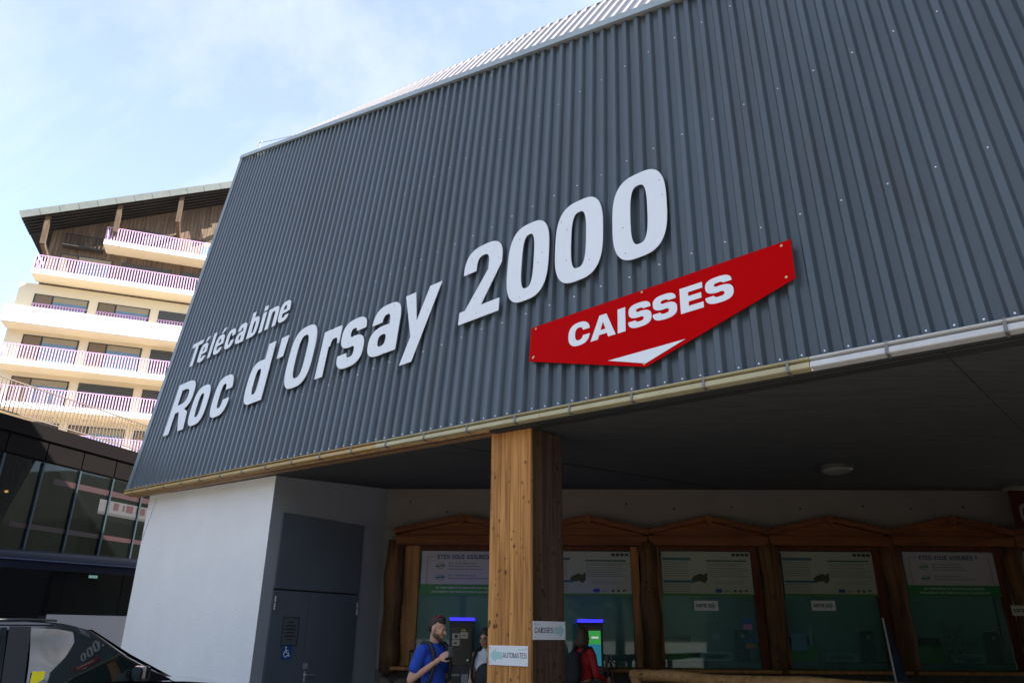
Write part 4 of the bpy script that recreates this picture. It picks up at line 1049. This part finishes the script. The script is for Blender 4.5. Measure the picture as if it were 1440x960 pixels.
# ================================================================== BLACK CAR
CD = azv(38); CR = Vector((CD.y, -CD.x, 0))                 # heading, right-hand side (towards us)
co = Vector((-4.55, 7.5, 0)) + CR * .09                     # on the right flank, rear edge of the front side window
def cp_(s, y, z): return co + CD * s + CR * (y - .93) + Z * z      # y: sideways from the centre line (+ right)
car = empty('parked_car', cp_(.45, 0, 0)); tag(car, 'black pickup-like car with dark windows parked before the white wall', 'car')
m_paint = mat('black_paint', (.006, .006, .009), .16, spec=.6, coat=1.0)
m_cglass = mat('car_glass', (.006, .012, .012), .03, spec=.9)
# lower body: stations (s, half width, top z, bottom z)
sts = [(-1.88, .70, .95, .45), (-1.82, .84, 1.06, .36), (-1.3, .92, 1.10, .30), (0, .935, 1.10, .28), (1.0, .935, 1.10, .28), (1.32, .93, 1.11, .28), (1.6, .92, 1.10, .28), (2.2, .89, 1.05, .28), (2.6, .82, .98, .30), (2.78, .72, .88, .36), (2.84, .62, .75, .45)]
mb = MB(); m_ = 11
for s, hw, zt2, zb2 in sts:
    sec2 = [(-hw * .93, zb2), (-hw, zb2 + .12), (-hw * 1.0, (zb2 + zt2) / 2 + .1), (-hw * .985, zt2 - .09), (-hw * .94, zt2 - .015), (0, zt2 + .03), (hw * .94, zt2 - .015), (hw * .985, zt2 - .09), (hw, (zb2 + zt2) / 2 + .1), (hw, zb2 + .12), (hw * .93, zb2)]
    mb.v += [tuple(cp_(s, y, z)) for y, z in sec2]
for i in range(len(sts) - 1):
    mb.f += [(i * m_ + j, (i + 1) * m_ + j, (i + 1) * m_ + (j + 1) % m_, i * m_ + (j + 1) % m_) for j in range(m_)]
mb.f += [tuple(range(m_)), tuple(reversed(range((len(sts) - 1) * m_, len(sts) * m_)))]
smooth_by_angle(mb.build('body', m_paint, car), 35)
# cabin: roof profile and tumblehome
def cab(s_b, s_t, zt2, hwb, hwt, n=1): pass
prof_c = [(-1.62, 1.09, -1.30, 1.52), (-1.30, 1.1, -1.12, 1.62), (-.8, 1.1, -.8, 1.658), (0, 1.1, 0, 1.672), (.25, 1.1, .20, 1.665), (.55, 1.1, .42, 1.645), (.95, 1.1, .60, 1.60), (1.42, 1.1, .98, 1.36), (1.5, 1.09, 1.46, 1.125)]
mb = MB()
rows_c = []
for sb, zb2, stp, zt2 in prof_c:
    hwb = .90; f2 = (zt2 - 1.1) / .6; hwt = .90 - .20 * f2
    r = [(sb, hwb, zb2)] + [(sb + (stp - sb) * q, hwb + (hwt - hwb) * q, zb2 + (zt2 - .035 - zb2) * q) for q in (.5, .93)] + [(stp, hwt - .04, zt2 - .012), (stp, hwt * .6, zt2 + .008), (stp, 0, zt2 + .012)]
    full = r + [(a_, -b_, c_) for a_, b_, c_ in r[-2::-1]]
    rows_c.append(full)
nc = len(rows_c[0])
for r in rows_c: mb.v += [tuple(cp_(*q)) for q in r]
for i in range(len(rows_c) - 1):
    mb.f += [(i * nc + j, i * nc + j + 1, (i + 1) * nc + j + 1, (i + 1) * nc + j) for j in range(nc - 1)]
mb.f += [tuple(range(nc))]
smooth_by_angle(mb.build('cabin', m_paint, car), 35)
def side_pt(s, z, off=.006):         # on the right flank of the cabin
    y = .90 - .20 * (z - 1.1) / .6 ; return cp_(s, y + off, z)
def side_win(name, pts_, m, off):
    q = MB(); q.v = [tuple(side_pt(s, z, off)) for s, z in pts_]; q.f = [tuple(range(len(pts_)))]; return q.build(name, m, car)
mb = MB(); tops_ = [(.02, 1.605), (.25, 1.60), (.46, 1.56), (.70, 1.46), (1.02, 1.26), (1.16, 1.13)]; nS, nT = 16, 10
for i in range(nS + 1):
    s_ = .02 + 1.14 * i / nS; zt3 = float(np.interp(s_, [q[0] for q in tops_], [q[1] for q in tops_]))
    for j in range(nT + 1):
        z_ = 1.115 + (zt3 - 1.115) * j / nT; x_ = (s_ - .59) / .57; y_ = (z_ - 1.3) / .25
        mb.v.append(tuple(side_pt(s_, z_, .010 + .045 * (1 - x_ * x_) + .028 * max(0, 1 - y_ * y_) - .03 * max(0, z_ - 1.3))))
for i in range(nS):
    for j in range(nT): q = i * (nT + 1) + j; mb.f.append((q, q + nT + 1, q + nT + 2, q + 1))
mb.build('front_side_window', m_cglass, car, smooth=True)
side_win('rear_side_window', [(-1.18, 1.115), (-.20, 1.115), (-.19, 1.612), (-.9, 1.60), (-1.05, 1.54)], m_cglass, .010)
side_win('door_pillar', [(-.185, 1.1), (.005, 1.1), (.015, 1.62), (-.175, 1.62)], mat('pillar_satin', (.03, .03, .036), .6, spec=.25), .014)
mb = MB(); ws = [(1.50, .80, 1.13), (.66, .64, 1.575)]
mb.add([cp_(1.50, -.8, 1.132), cp_(1.50, .8, 1.132), cp_(1.04, .72, 1.36), cp_(.64, .63, 1.598), cp_(.64, -.63, 1.598), cp_(1.04, -.72, 1.36)], [(0, 1, 2, 5), (5, 2, 3, 4)]).build('windscreen', m_cglass, car)
for s_ in (-.6, .9):
    MB().tube([cp_(s_ - .1, .945, .98), cp_(s_ + .1, .945, .98)], .016, 8).build('door_handle', m_paint, car)
mi = MB().box(cp_(1.02, 1.06, 1.185), CD * .05, CR * .115, Z * .075).build('mirror', m_paint, car, bevel=.035)
MB().box(cp_(.966, 1.06, 1.185), CD * .002, CR * .09, Z * .055).build('mirror_glass', m_cglass, mi)
MB().bar(cp_(1.04, .88, 1.12), cp_(1.02, 1.0, 1.16), .05, .04).build('mirror_arm', m_blackrub, mi)
MB().tube([cp_(-1.1, .70, 1.665), cp_(0, .71, 1.683), cp_(.25, .70, 1.677)], .010, 8).build('roof_rail', mat('rail_dark', (.02, .02, .022), .5), car)
for s in (-1.15, 2.0):
    for y in (-.86, .86):
        w_ = MB().tube([cp_(s, y - .1, .35), cp_(s, y + .1, .35)], .35, 24).build('wheel', m_blackrub, car)
        MB().tube([cp_(s, y * 1.125, .35), cp_(s, y * 1.14, .35)], .22, 20).build('rim', m_zinc, w_)
for y in (-.62, .62): MB().ell(cp_(2.74, y, .80), (.1, .14, .08), nu=12, nv=8).build('headlight', mat('lens', (.5, .52, .55), .1), car, smooth=True)
# tag hanging at the window
MB().box(side_pt(.10, 1.17, .05), CD * .055, CR * .001, Z * .06).build('sticker_or_reflection', mat('sticker_yellow', (.80, .72, .02), .5), car)

# ================================================================== PEOPLE
def fuse(mb, name, m, parent, voxel=.009, smooth=6, mats=None):
    """weld overlapping limbs into one continuous skin"""
    o = mb.build(name, m, None)
    r = o.modifiers.new('r', 'REMESH'); r.mode = 'VOXEL'; r.voxel_size = voxel; r.use_smooth_shade = True
    sm = o.modifiers.new('s', 'SMOOTH'); sm.factor = .5; sm.iterations = smooth
    dg = bpy.context.evaluated_depsgraph_get(); dg.update()
    me = bpy.data.meshes.new_from_object(o.evaluated_get(dg)); o.modifiers.clear(); old = o.data; o.data = me; bpy.data.meshes.remove(old)
    me.name = name; me.shade_smooth()
    if not me.materials: me.materials.append(m)
    if parent is not None: o.parent = parent
    return o
m_skin = mat('skin', (.50, .27, .18), .55, noise=(9, .3), dark=.8)
m_pants = mat('trousers', (.03, .032, .04), .8, noise=(12, .4))
m_shoe = mat('shoes', (.05, .05, .05), .7)
m_pack = mat('pack_fabric', (.012, .012, .015), .75, noise=(20, .5), bump=(60, .2))
def hand(mb, wrist, d, palm_n, k=1., curl=.6):
    d = Vector(d).normalized(); n = Vector(palm_n).normalized(); s = d.cross(n).normalized(); n = s.cross(d)
    pc = wrist + d * .05 * k
    mb.ell(pc, (.042 * k, .05 * k, .017 * k), Matrix((s, d, n)).transposed(), 10, 7)
    for i, L in enumerate((.068, .076, .070, .056)):
        b = wrist + d * .088 * k + s * (-.030 + .02 * i) * k; a1 = curl * .6; a2 = curl * 1.5
        m1 = b + (d * math.cos(a1) + n * math.sin(a1)) * L * .5 * k; m2 = m1 + (d * math.cos(a2) + n * math.sin(a2)) * L * .5 * k
        mb.cap(b - d * .02 * k, m1, .0095 * k, .009 * k, 8).cap(m1, m2, .009 * k, .0075 * k, 8)
    t0 = wrist + d * .03 * k - s * .034 * k; t1 = t0 + (d * .6 - s * .6 + n * .4).normalized() * .04 * k; t2 = t1 + (d * .8 + n * .5 - s * .05).normalized() * .034 * k
    mb.cap(t0, t1, .012 * k, .0105 * k, 8).cap(t1, t2, .0105 * k, .008 * k, 8)
def person(label, loc, az, H, arms, head_yaw=0, nod=0, top=(.1, .1, .1), sleeve='short', hair=None, female=False, beard=False):
    root = empty('person', loc, -math.radians(az)); root.scale = (H / 1.75,) * 3
    tag(root, label, 'person')
    B = MB(); sw = .165 if female else .185; V3 = Vector
    hr = Matrix.Rotation(-math.radians(head_yaw), 3, 'Z') @ Matrix.Rotation(-math.radians(nod), 3, 'X'); hc = V3((0, .0, 1.53))
    hp = lambda x, y, z: hc + hr @ (V3((x, y, z)) - hc)
    def he(x, y, z, r, mbx=None): (mbx or B).ell(hp(x, y, z), r, hr, 16, 12)
    he(0, -.008, 1.660, (.074, .094, .092)); he(0, .030, 1.610, (.060, .070, .088)); he(0, .044, 1.560, (.044, .046, .040)); he(0, .062, 1.545, (.022, .022, .018))
    he(0, .084, 1.652, (.042, .016, .014)); B.cap(hp(0, .098, 1.638), hp(0, .118, 1.602), .009, .0135, 8)
    for sx in (-1, 1): he(sx * .078, -.002, 1.618, (.012, .022, .032)); he(sx * .036, .075, 1.605, (.02, .022, .022))
    he(0, .092, 1.572, (.022, .014, .008)); he(0, .088, 1.560, (.019, .014, .008))
    B.cap((0, -.015, 1.42), hp(0, -.005, 1.575), .056 if not female else .046, .052 if not female else .044)
    B.ell((0, 0, 1.36), (.15, .085, .09))
    for sx in (-1, 1):
        sh = V3((sx * sw, -.005, 1.415)); el = V3(arms[sx][0]); wr = V3(arms[sx][1])
        B.cap(sh, el, .047, .040).cap(el, wr, .039, .027)
        hand(B, wr, (wr - el) if len(arms[sx]) < 3 else arms[sx][2], arms[sx][3] if len(arms[sx]) > 3 else (-sx, .3, 0), 1.0, arms[sx][4] if len(arms[sx]) > 4 else .6)
        B.cap((sx * .09, 0, .92), (sx * .1, .01, .50), .085, .058).cap((sx * .1, .01, .50), (sx * .105, -.02, .09), .055, .038)
        B.cap((sx * .105, -.04, .05), (sx * .115, .14, .035), .04, .03)
    B.ell((0, 0, 1.0), (.15, .1, .16))
    fuse(B, 'body', m_skin, root, .0075, 3)
    # top
    T = MB(); T.ell((0, 0, 1.29), (sw - .005, .118, .165)).ell((0, .005, 1.10), (.158 if not female else .142, .112, .20)).ell((0, 0, .95), (.168, .118, .12))
    if female: T.ell((0, .075, 1.27), (.12, .06, .07))
    T.cap((-sw + .03, -.005, 1.405), (sw - .03, -.005, 1.405), .066, .066).cap((0, -.02, 1.40), (0, -.012, 1.455), .085, .066)
    for sx in (-1, 1):
        sh = V3((sx * sw, -.005, 1.41)); el = V3(arms[sx][0]); wr = V3(arms[sx][1])
        if sleeve == 'short': T.cap(sh, sh.lerp(el, .62), .066, .064)
        elif sleeve == 'long': T.cap(sh, el, .064, .052).cap(el, wr.lerp(el, .1), .05, .038)
        else: T.cap(sh * .86 + V3((0, 0, .2)), sh * .84 + V3((0, 0, .19)), .06, .06)
    tp = fuse(T, 'top', mat('top_%g_%g' % (top[0], top[2]), top, .85, noise=(10, .6), bump=(11, 1.0), dark=.62), root, .010, 4)
    Pn = MB(); Pn.ell((0, 0, .93), (.165, .117, .11))
    for sx in (-1, 1): Pn.cap((sx * .09, 0, .9), (sx * .1, .01, .5), .1, .075).cap((sx * .1, .01, .5), (sx * .105, -.02, .1), .074, .06)
    fuse(Pn, 'trousers', m_pants, root, .012, 3)
    for sx in (-1, 1): MB().cap((sx * .105, -.05, .05), (sx * .118, .16, .045), .05, .04).build('shoe', m_shoe, root, smooth=True, local=True)
    for sx in (-1, 1):
        e_ = MB().ell(hp(sx * .032, .0815, 1.630), (.0115, .0115, .008), hr, 10, 8).build('eye', mat('eye_white', (.34, .31, .29), .4), root, smooth=True, local=True)
        MB().ell(hp(sx * .032, .0905, 1.630), (.0058, .005, .0062), hr, 8, 6).build('iris', mat('iris', (.03, .02, .015), .2), e_, local=True)
        MB().ell(hp(sx * .034, .093, 1.652), (.019, .006, .004), hr, 8, 6).build('eyebrow', mat('hair_dark', (.022, .014, .01), .7), root, smooth=True, local=True)
    MB().ell(hp(0, .1015, 1.566), (.022, .007, .0035), hr, 10, 6).build('mouth', mat('lips', (.28, .09, .08), .5), root, smooth=True, local=True)
    hm = mat('hair_dark', (.022, .014, .01), .7) if not hair else mat('hair_%g' % hair[0], hair, .6, noise=(40, .7), bump=(90, .6), stretch=(1, 1, .1))
    Hh = MB()
    if not female:
        he(0, -.026, 1.682, (.0765, .084, .078), Hh); he(0, -.046, 1.645, (.0745, .060, .070), Hh); he(0, .012, 1.712, (.063, .070, .052), Hh)
        for q in range(26): he(rng.uniform(-.05, .05), rng.uniform(-.07, .055), 1.742 + rng.uniform(-.01, .012), (.012, .016, .012), Hh)
    else:
        he(0, -.018, 1.680, (.088, .100, .092), Hh); he(0, -.055, 1.60, (.094, .070, .11), Hh)
        for sx in (-1, 1): he(sx * .074, -.02, 1.58, (.028, .055, .10), Hh)
        if hair: he(0, -.05, 1.535, (.102, .075, .07), Hh)
    fuse(Hh, 'hair', hm, root, .009, 2)
    if beard:
        Bd = MB(); he(0, .052, 1.546, (.045, .043, .033), Bd)
        for sx in (-1, 1): he(sx * .045, .03, 1.566, (.018, .042, .03), Bd)
        he(0, .090, 1.586, (.024, .014, .006), Bd)
        fuse(Bd, 'beard', mat('beard', (.11, .06, .042), .8), root, .006, 2)
    root['hp'] = 0
    del root['hp']
    return root, hp, hr
def local_part(mb, name, m, parent, smooth=True, bevel=0): return mb.build(name, m, parent, smooth=smooth, local=True, bevel=bevel)
def backpack(owner, loc, az, H, label, size=(.15, .10, .25)):
    bk = empty('backpack', loc, -math.radians(az)); bk.scale = (H / 1.75,) * 3; tag(bk, label, 'backpack')
    T = MB(); T.ell((0, -.21, 1.18), size).ell((0, -.23, 1.06), (size[0] * .95, size[1], .13)).ell((0, -.19, 1.36), (size[0] * .8, .07, .08))
    fuse(T, 'bag', m_pack, bk, .012, 4)
    for sx in (-1, 1):
        S = MB(); S.tube([(sx * .10, -.15, 1.40), (sx * .11, -.05, 1.487), (sx * .115, .05, 1.475), (sx * .12, .112, 1.38), (sx * .13, .132, 1.25), (sx * .15, .10, 1.12), (sx * .165, -.02, 1.03), (sx * .13, -.14, 1.0)], [.022, .026, .026, .026, .024, .018, .014, .014], 8)
        local_part(S, 'strap', m_pack, bk)
    return bk

# man in the blue shirt
mp_ = at_z(611, 868, 1.755); mp_ = EYE + (mp_ - EYE) * 1.0
ml = at_y(611, 900, 8.7); ml = Vector((ml.x, 8.7, 0))
r_, hp, hr = person('man in blue t-shirt, red sunglasses on his hair, hand raised, by the blue-topped ticket machine', ml, 128, 1.765,
    {1: [(.28, -.06, 1.12), (.10, .17, 1.32), (-.35, .5, .45), (-.6, -.2, -.3), .9], -1: [(-.24, -.03, 1.12), (-.25, .10, .88)]}, head_yaw=-16, nod=14, top=(.012, .06, .42), beard=True)
G = MB(); G.tube([hp(-.077, -.02, 1.715), hp(-.05, .0, 1.758), hp(0, .012, 1.772), hp(.05, .0, 1.758), hp(.077, -.02, 1.715)], .004, 6)
G.ell(hp(-.034, .012, 1.764), (.022, .012, .009), hr, 10, 8).ell(hp(.034, .012, 1.764), (.022, .012, .009), hr, 10, 8)
local_part(G, 'sunglasses', mat('sunglass_red', (.42, .02, .04), .25), r_)
ph = MB(); ph.box((.03, .27, 1.40), (.03, .0, .0), (0, .006, 0), (0, 0, .05)); local_part(ph, 'phone_in_hand', mat('phone', (.08, .08, .09), .3), r_, False, .004)
backpack(r_, ml, 128, 1.765, 'black backpack on the man in the blue t-shirt')
# woman in the white blouse, half behind the pillar
wl_ = at_y(683, 900, 10.4); wl_ = Vector((wl_.x, 10.4, 0))
r2, hp2, hr2 = person('woman in white sleeveless blouse and glasses, half hidden by the timber pillar', wl_, -150, 1.65,
    {1: [(.23, -.02, 1.12), (.21, .12, .90)], -1: [(-.23, -.02, 1.12), (-.22, .14, .92)]}, head_yaw=-8, nod=6, top=(.62, .63, .68), sleeve='none', female=True)
G = MB()
for sx in (-1, 1):
    G.tube([hp2(sx * .033 + .024 * math.cos(a), .101, 1.628 + .018 * math.sin(a)) for a in [math.radians(q) for q in range(0, 361, 30)]], .003, 5)
    G.tube([hp2(sx * .057, .098, 1.63), hp2(sx * .08, 0, 1.632)], .003, 5)
G.tube([hp2(-.01, .104, 1.632), hp2(.01, .104, 1.632)], .003, 5)
local_part(G, 'glasses', mat('glasses_frame', (.02, .02, .022), .3), r2)
backpack(r2, wl_, -150, 1.65, 'dark backpack worn by the woman in the white blouse')
hb = empty('shoulder_bag', wl_, math.radians(150)); tag(hb, 'black rounded bag carried before the woman in the white blouse', 'bag')
T = MB(); T.ell((-.14, .22, 1.06), (.15, .10, .19)).ell((-.14, .22, .95), (.16, .11, .12)); fuse(T, 'bag', m_pack, hb, .012, 3)
# woman in red
rl_ = at_y(820, 900, 11.3); rl_ = Vector((rl_.x, 11.3, 0))
r3, hp3, hr3 = person('brown-haired woman in red long-sleeved top at the right ticket machine, seen from behind', rl_, 52, 1.68,
    {1: [(.27, .0, 1.12), (.20, .25, 1.04), (0, 1, .1), (-1, 0, -.2), .9], -1: [(-.24, .06, 1.13), (-.12, .28, 1.08)]}, head_yaw=-8, nod=4, top=(.42, .012, .016), sleeve='long', hair=(.075, .04, .022), female=True)
backpack(r3, rl_, 52, 1.68, 'black backpack on the woman in red')
tp_ = empty('trekking_poles', rl_ + azv(62) * .42); tag(tp_, 'pair of dark trekking poles held upright by the woman in red', 'poles')
for k, (dx, dy) in enumerate(((.0, .0), (.07, .05))):
    b_ = Vector((rl_.x, rl_.y, 0)) + azv(70) * .36 + Vector((dx, dy, 0))
    o_ = MB().tube([b_ + Vector((.12, .05, .0)), b_ + Z * 1.18], .009, 8).build('shaft', mat('pole_dark', (.03, .03, .035), .35, .5), tp_)
    MB().cap(b_ + Z * 1.16, b_ + Vector((.01, 0, 1.30)), .02, .022, 10).build('grip', mat('grip_grey', (.12, .12, .13), .7), o_, smooth=True)
    MB().tube([b_ + Z * 1.27, b_ + Vector((.08, -.02, 1.18)), b_ + Vector((.03, -.02, 1.05))], .008, 6).build('wrist_loop', m_pack, o_)

# ================================================================== TICKET MACHINES
def kiosk(x0, x1, ytop, Y, label, screen):
    a_ = at_y(x0, ytop, Y); b_ = at_y(x1, ytop, Y); w = b_.x - a_.x; H = a_.z; X0 = a_.x
    k_ = empty('ticket_machine', ((a_.x + b_.x) / 2, Y + .2, 0)); tag(k_, label, 'machine', 'ticket machines')
    mk_ = mat('machine_dark', (.018, .022, .03), .4, noise=(3, .3))
    MB().aabb(X0, X0 + w, Y, Y + .42, 0.02, H - .075).build('cabinet', mk_, k_, bevel=.012)
    MB().aabb(X0 - .01, X0 + w + .01, Y - .03, Y + .42, H - .045, H).build('light_bar', emit('blue_led', (.04, .03, 1.0), .5), k_, bevel=.01)
    MB().aabb(X0 - .005, X0 + w + .005, Y - .01, Y + .41, H - .09, H - .056).build('top_trim', m_blackrub, k_)
    MB().aabb(X0 + .03, X0 + w - .03, Y - .012, Y - .001, H - .74, H - .14).build('front_panel', mat('machine_panel', (.010, .011, .014), .25), k_, bevel=.004)
    if screen:
        s_ = MB().aabb(X0 + .10, X0 + w - .04, Y - .017, Y - .0125, H - .72, H - .18).build('screen', emit('screen_blue', (.02, .20, .28), .22), k_)
        printed(s_, Vector((X0 + .1, Y - .019, H - .72)), XX, Z, [(0, w - .14, .33, .54)], emit('screen_green', (.05, .40, .08), .2), 'screen_header')
        printed(s_, Vector((X0 + .1, Y - .020, H - .72)), XX, Z, [(.09, w - .18, .42, .45), (.02, .14, .06, .13), (.06, .12, .15, .24)], emit('screen_white', (.6, .62, .62), .25), 'screen_text')
    else:
        for x_, y_, w_, h_ in ((.05, .34, .125, .09), (.185, .33, .125, .10), (.05, .44, .125, .09)):
            MB().aabb(X0 + x_, X0 + x_ + w_, Y - .016, Y - .0125, H - y_ - .0, H - y_ + h_).build('paper_notice', mat('paper', (.50, .46, .40), .7), k_)
        printed(k_, Vector((X0, Y - .0165, H)), XX, Z, [(.20, .27, -.215, -.185)], mat('notice_yellow', (.60, .48, .03), .5), 'yellow_label')
        printed(k_, Vector((X0, Y - .0168, H)), XX, Z, [(.09, .14, -.32, -.27), (.08, .13, -.41, -.385), (.22, .28, -.285, -.275)], mat('ink_black', (.03, .03, .03), .6), 'notice_print')
        MB().aabb(X0 + .03, X0 + .18, Y - .012, Y - .001, H - 1.1, H - .8).build('card_slot', mk_, k_, bevel=.004)
        text_mesh('CARTES', .04, Vector((X0 + .05, Y - .0135, H - .90)), XX, Z, .02).build('slot_print', mat('paper', (.5, .46, .4), .7), k_)
        MB().aabb(X0 + .22, X0 + .33, Y - .016, Y - .0015, H - 1.06, H - .87).build('leaflet', mat('leaflet', (.40, .38, .46), .6, noise=(25, .8), dark=.4), k_)
        MB().tube([(X0 + w - .08, Y - .02, H - .66), (X0 + w - .08, Y, H - .66)], .015, 8).build('lock', m_screw, k_)
    return k_
kiosk(633, 666, 867.5, 13.2, 'dark ticket machine with blue light bar and paper notices beside the man in blue', False)
kiosk(815, 847, 870, 13.2, 'dark ticket machine with blue light bar and lit green screen before the woman in red', True)
# small dark device on the first sill
p = at_y(581, 930, YB - .2)
dv = MB().aabb(p.x - .07, p.x + .07, YB - .28, YB - .15, 1.056, 1.32).build('card_reader', m_pack, None, bevel=.02); tag(dv, 'small black card reader on the wooden sill left of the man in blue', 'device')
MB().aabb(p.x - .05, p.x + .05, YB - .286, YB - .2805, 1.2, 1.28).build('screen', mat('machine_panel', (.010, .011, .014), .25), dv)

# ================================================================== LOG FENCE
fe = empty('log_fence', (1.65, 10.5, 0)); tag(fe, 'peeled log railing in front of the ticket windows at lower right', 'fence')
fa_ = at_z(893, 949, 1.10); fa_ = at_y(893, 949, 10.4); fb_ = at_p(1440, 968, fa_, Vector((.68, .735, 0)))
m_peel = wood('peeled_log', (.46, .27, .10), (.30, .15, .055), knots=.8, axis=0)
dirf = (fb_ - fa_); dirf.z = 0; fl_ = dirf.length * 1.35; dirf.normalize()
MB().tube([fa_ - dirf * .05 + dirf * (fl_ * i / 10) + Vector((0, 0, .012 * math.sin(i * 1.9))) for i in range(11)], [.068 + .006 * math.sin(i * 2.3) for i in range(11)], 12).build('rail', m_peel, fe, smooth=True)
for k in range(4):
    b_ = fa_ + dirf * (k * 1.6 + .02); MB().tube([Vector((b_.x, b_.y, 0)), Vector((b_.x, b_.y, b_.z + .06))], [.075, .07], 12).build('post', wood('peeled_post', (.44, .25, .095), (.28, .14, .05), knots=.7), fe, smooth=True)
MB().tube([Vector((fa_.x, fa_.y, .55)), Vector((fa_.x, fa_.y, .55)) + dirf * fl_], .06, 12).build('rail', m_peel, fe, smooth=True)

# leaning banner pole between the fourth and fifth window
a_ = at_y(1241, 868, 12.9); b_ = at_y(1264, 975, 12.9)
bn = empty('leaning_banner', (b_.x, b_.y, 0)); tag(bn, 'narrow dark blue leaning banner with white edge before the right log column', 'banner')
dv_ = (b_ - a_).normalized(); e2_ = b_ + dv_ * ((b_.z - .02) / -dv_.z)
MB().tube([a_, e2_], .016, 8).build('pole', mat('banner_pole', (.62, .63, .66), .5), bn)
MB().add([a_ + XX * .02, a_ + XX * .06 - Z * .12, b_ + XX * .24, b_ + XX * .02, a_ + Vector((.02, .012, 0)), a_ + Vector((.06, .012, -.12)), b_ + Vector((.24, .012, 0)), b_ + Vector((.02, .012, 0))],
         [(0, 3, 2, 1), (4, 5, 6, 7), (0, 1, 5, 4), (1, 2, 6, 5), (2, 3, 7, 6), (3, 0, 4, 7)]).build('cloth', mat('banner_blue', (.03, .05, .12), .7, noise=(7, .9), dark=.2), bn)

# ================================================================== TREES across the square (one mirrored in the glass, the row added to dim the hall)
def tree_mesh(seed, H, Rr):
    r = np.random.default_rng(seed); mb = MB(); tops = []
    mb.tube([(0, 0, 0), (.1, .05, H * .25), (.0, .1, H * .5), (.1, 0, H * .8)], [.28, .22, .15, .05], 10)
    for k in range(16):
        z = H * r.uniform(.18, .75); a = r.uniform(0, math.tau); L = Rr * (1.05 - .55 * abs(z / H - .4)) * r.uniform(.7, 1.05)
        e_ = (L * math.cos(a), L * math.sin(a), z + L * .45); mb.tube([(0, .05, z), (e_[0] * .5, e_[1] * .5, z + L * .3), e_], [.08, .05, .02], 6); tops.append(e_)
        tops.append((e_[0] * .6, e_[1] * .6, e_[2] + .3))
    tops.append((0, 0, H * .92))
    lv = MB()
    for t in tops:
        cr = r.uniform(.8, 1.5)
        for _ in range(190):
            p = Vector(t) + Vector(r.normal(size=3)) * cr * .55; n1 = Vector(r.normal(size=3)).normalized(); n2 = n1.orthogonal().normalized(); s = r.uniform(.09, .2)
            n3 = n1.cross(n2)
            lv.add([p - n2 * s, p + n3 * s * .55, p + n2 * s, p - n3 * s * .55], [(0, 1, 2, 3)])
    return mb, lv
mleaf = mat('leaves', (.065, .10, .03), .6, noise=(.8, .7), dark=.45); mbark = mat('bark', (.09, .065, .045), .9, noise=(6, .6), bump=(15, .6))
protos = []
spots = [(5.6, -12, 9.5, 'nearest to the ticket hall axis'), (-2.5, -15, 11, 'straight behind the viewer'), (-10, -13, 10, 'left of the one straight behind the viewer'), (12.5, -10, 11, 'right of the one facing the ticket hall'), (18, -4.5, 10, 'at the right end of the row'), (-17, -9, 9, 'at the left end of the row')]
for i, (x, y, H, lab) in enumerate(spots):
    t_ = empty('leafy_tree', (x, y, 0), i * 1.3); tag(t_, 'leafy green tree across the square, ' + lab, 'tree', 'trees across the square')
    if i < 2:
        tr, lv = tree_mesh(40 + i, 10, 3.4); a_ = tr.build('trunk', mbark, t_, smooth=True, local=True); b_ = lv.build('crown', mleaf, t_, local=True); protos.append((a_, b_))
    else:
        for o_ in protos[i % 2]:
            c_ = o_.copy(); COL.objects.link(c_); c_.parent = t_
    t_.scale = (H / 10,) * 3
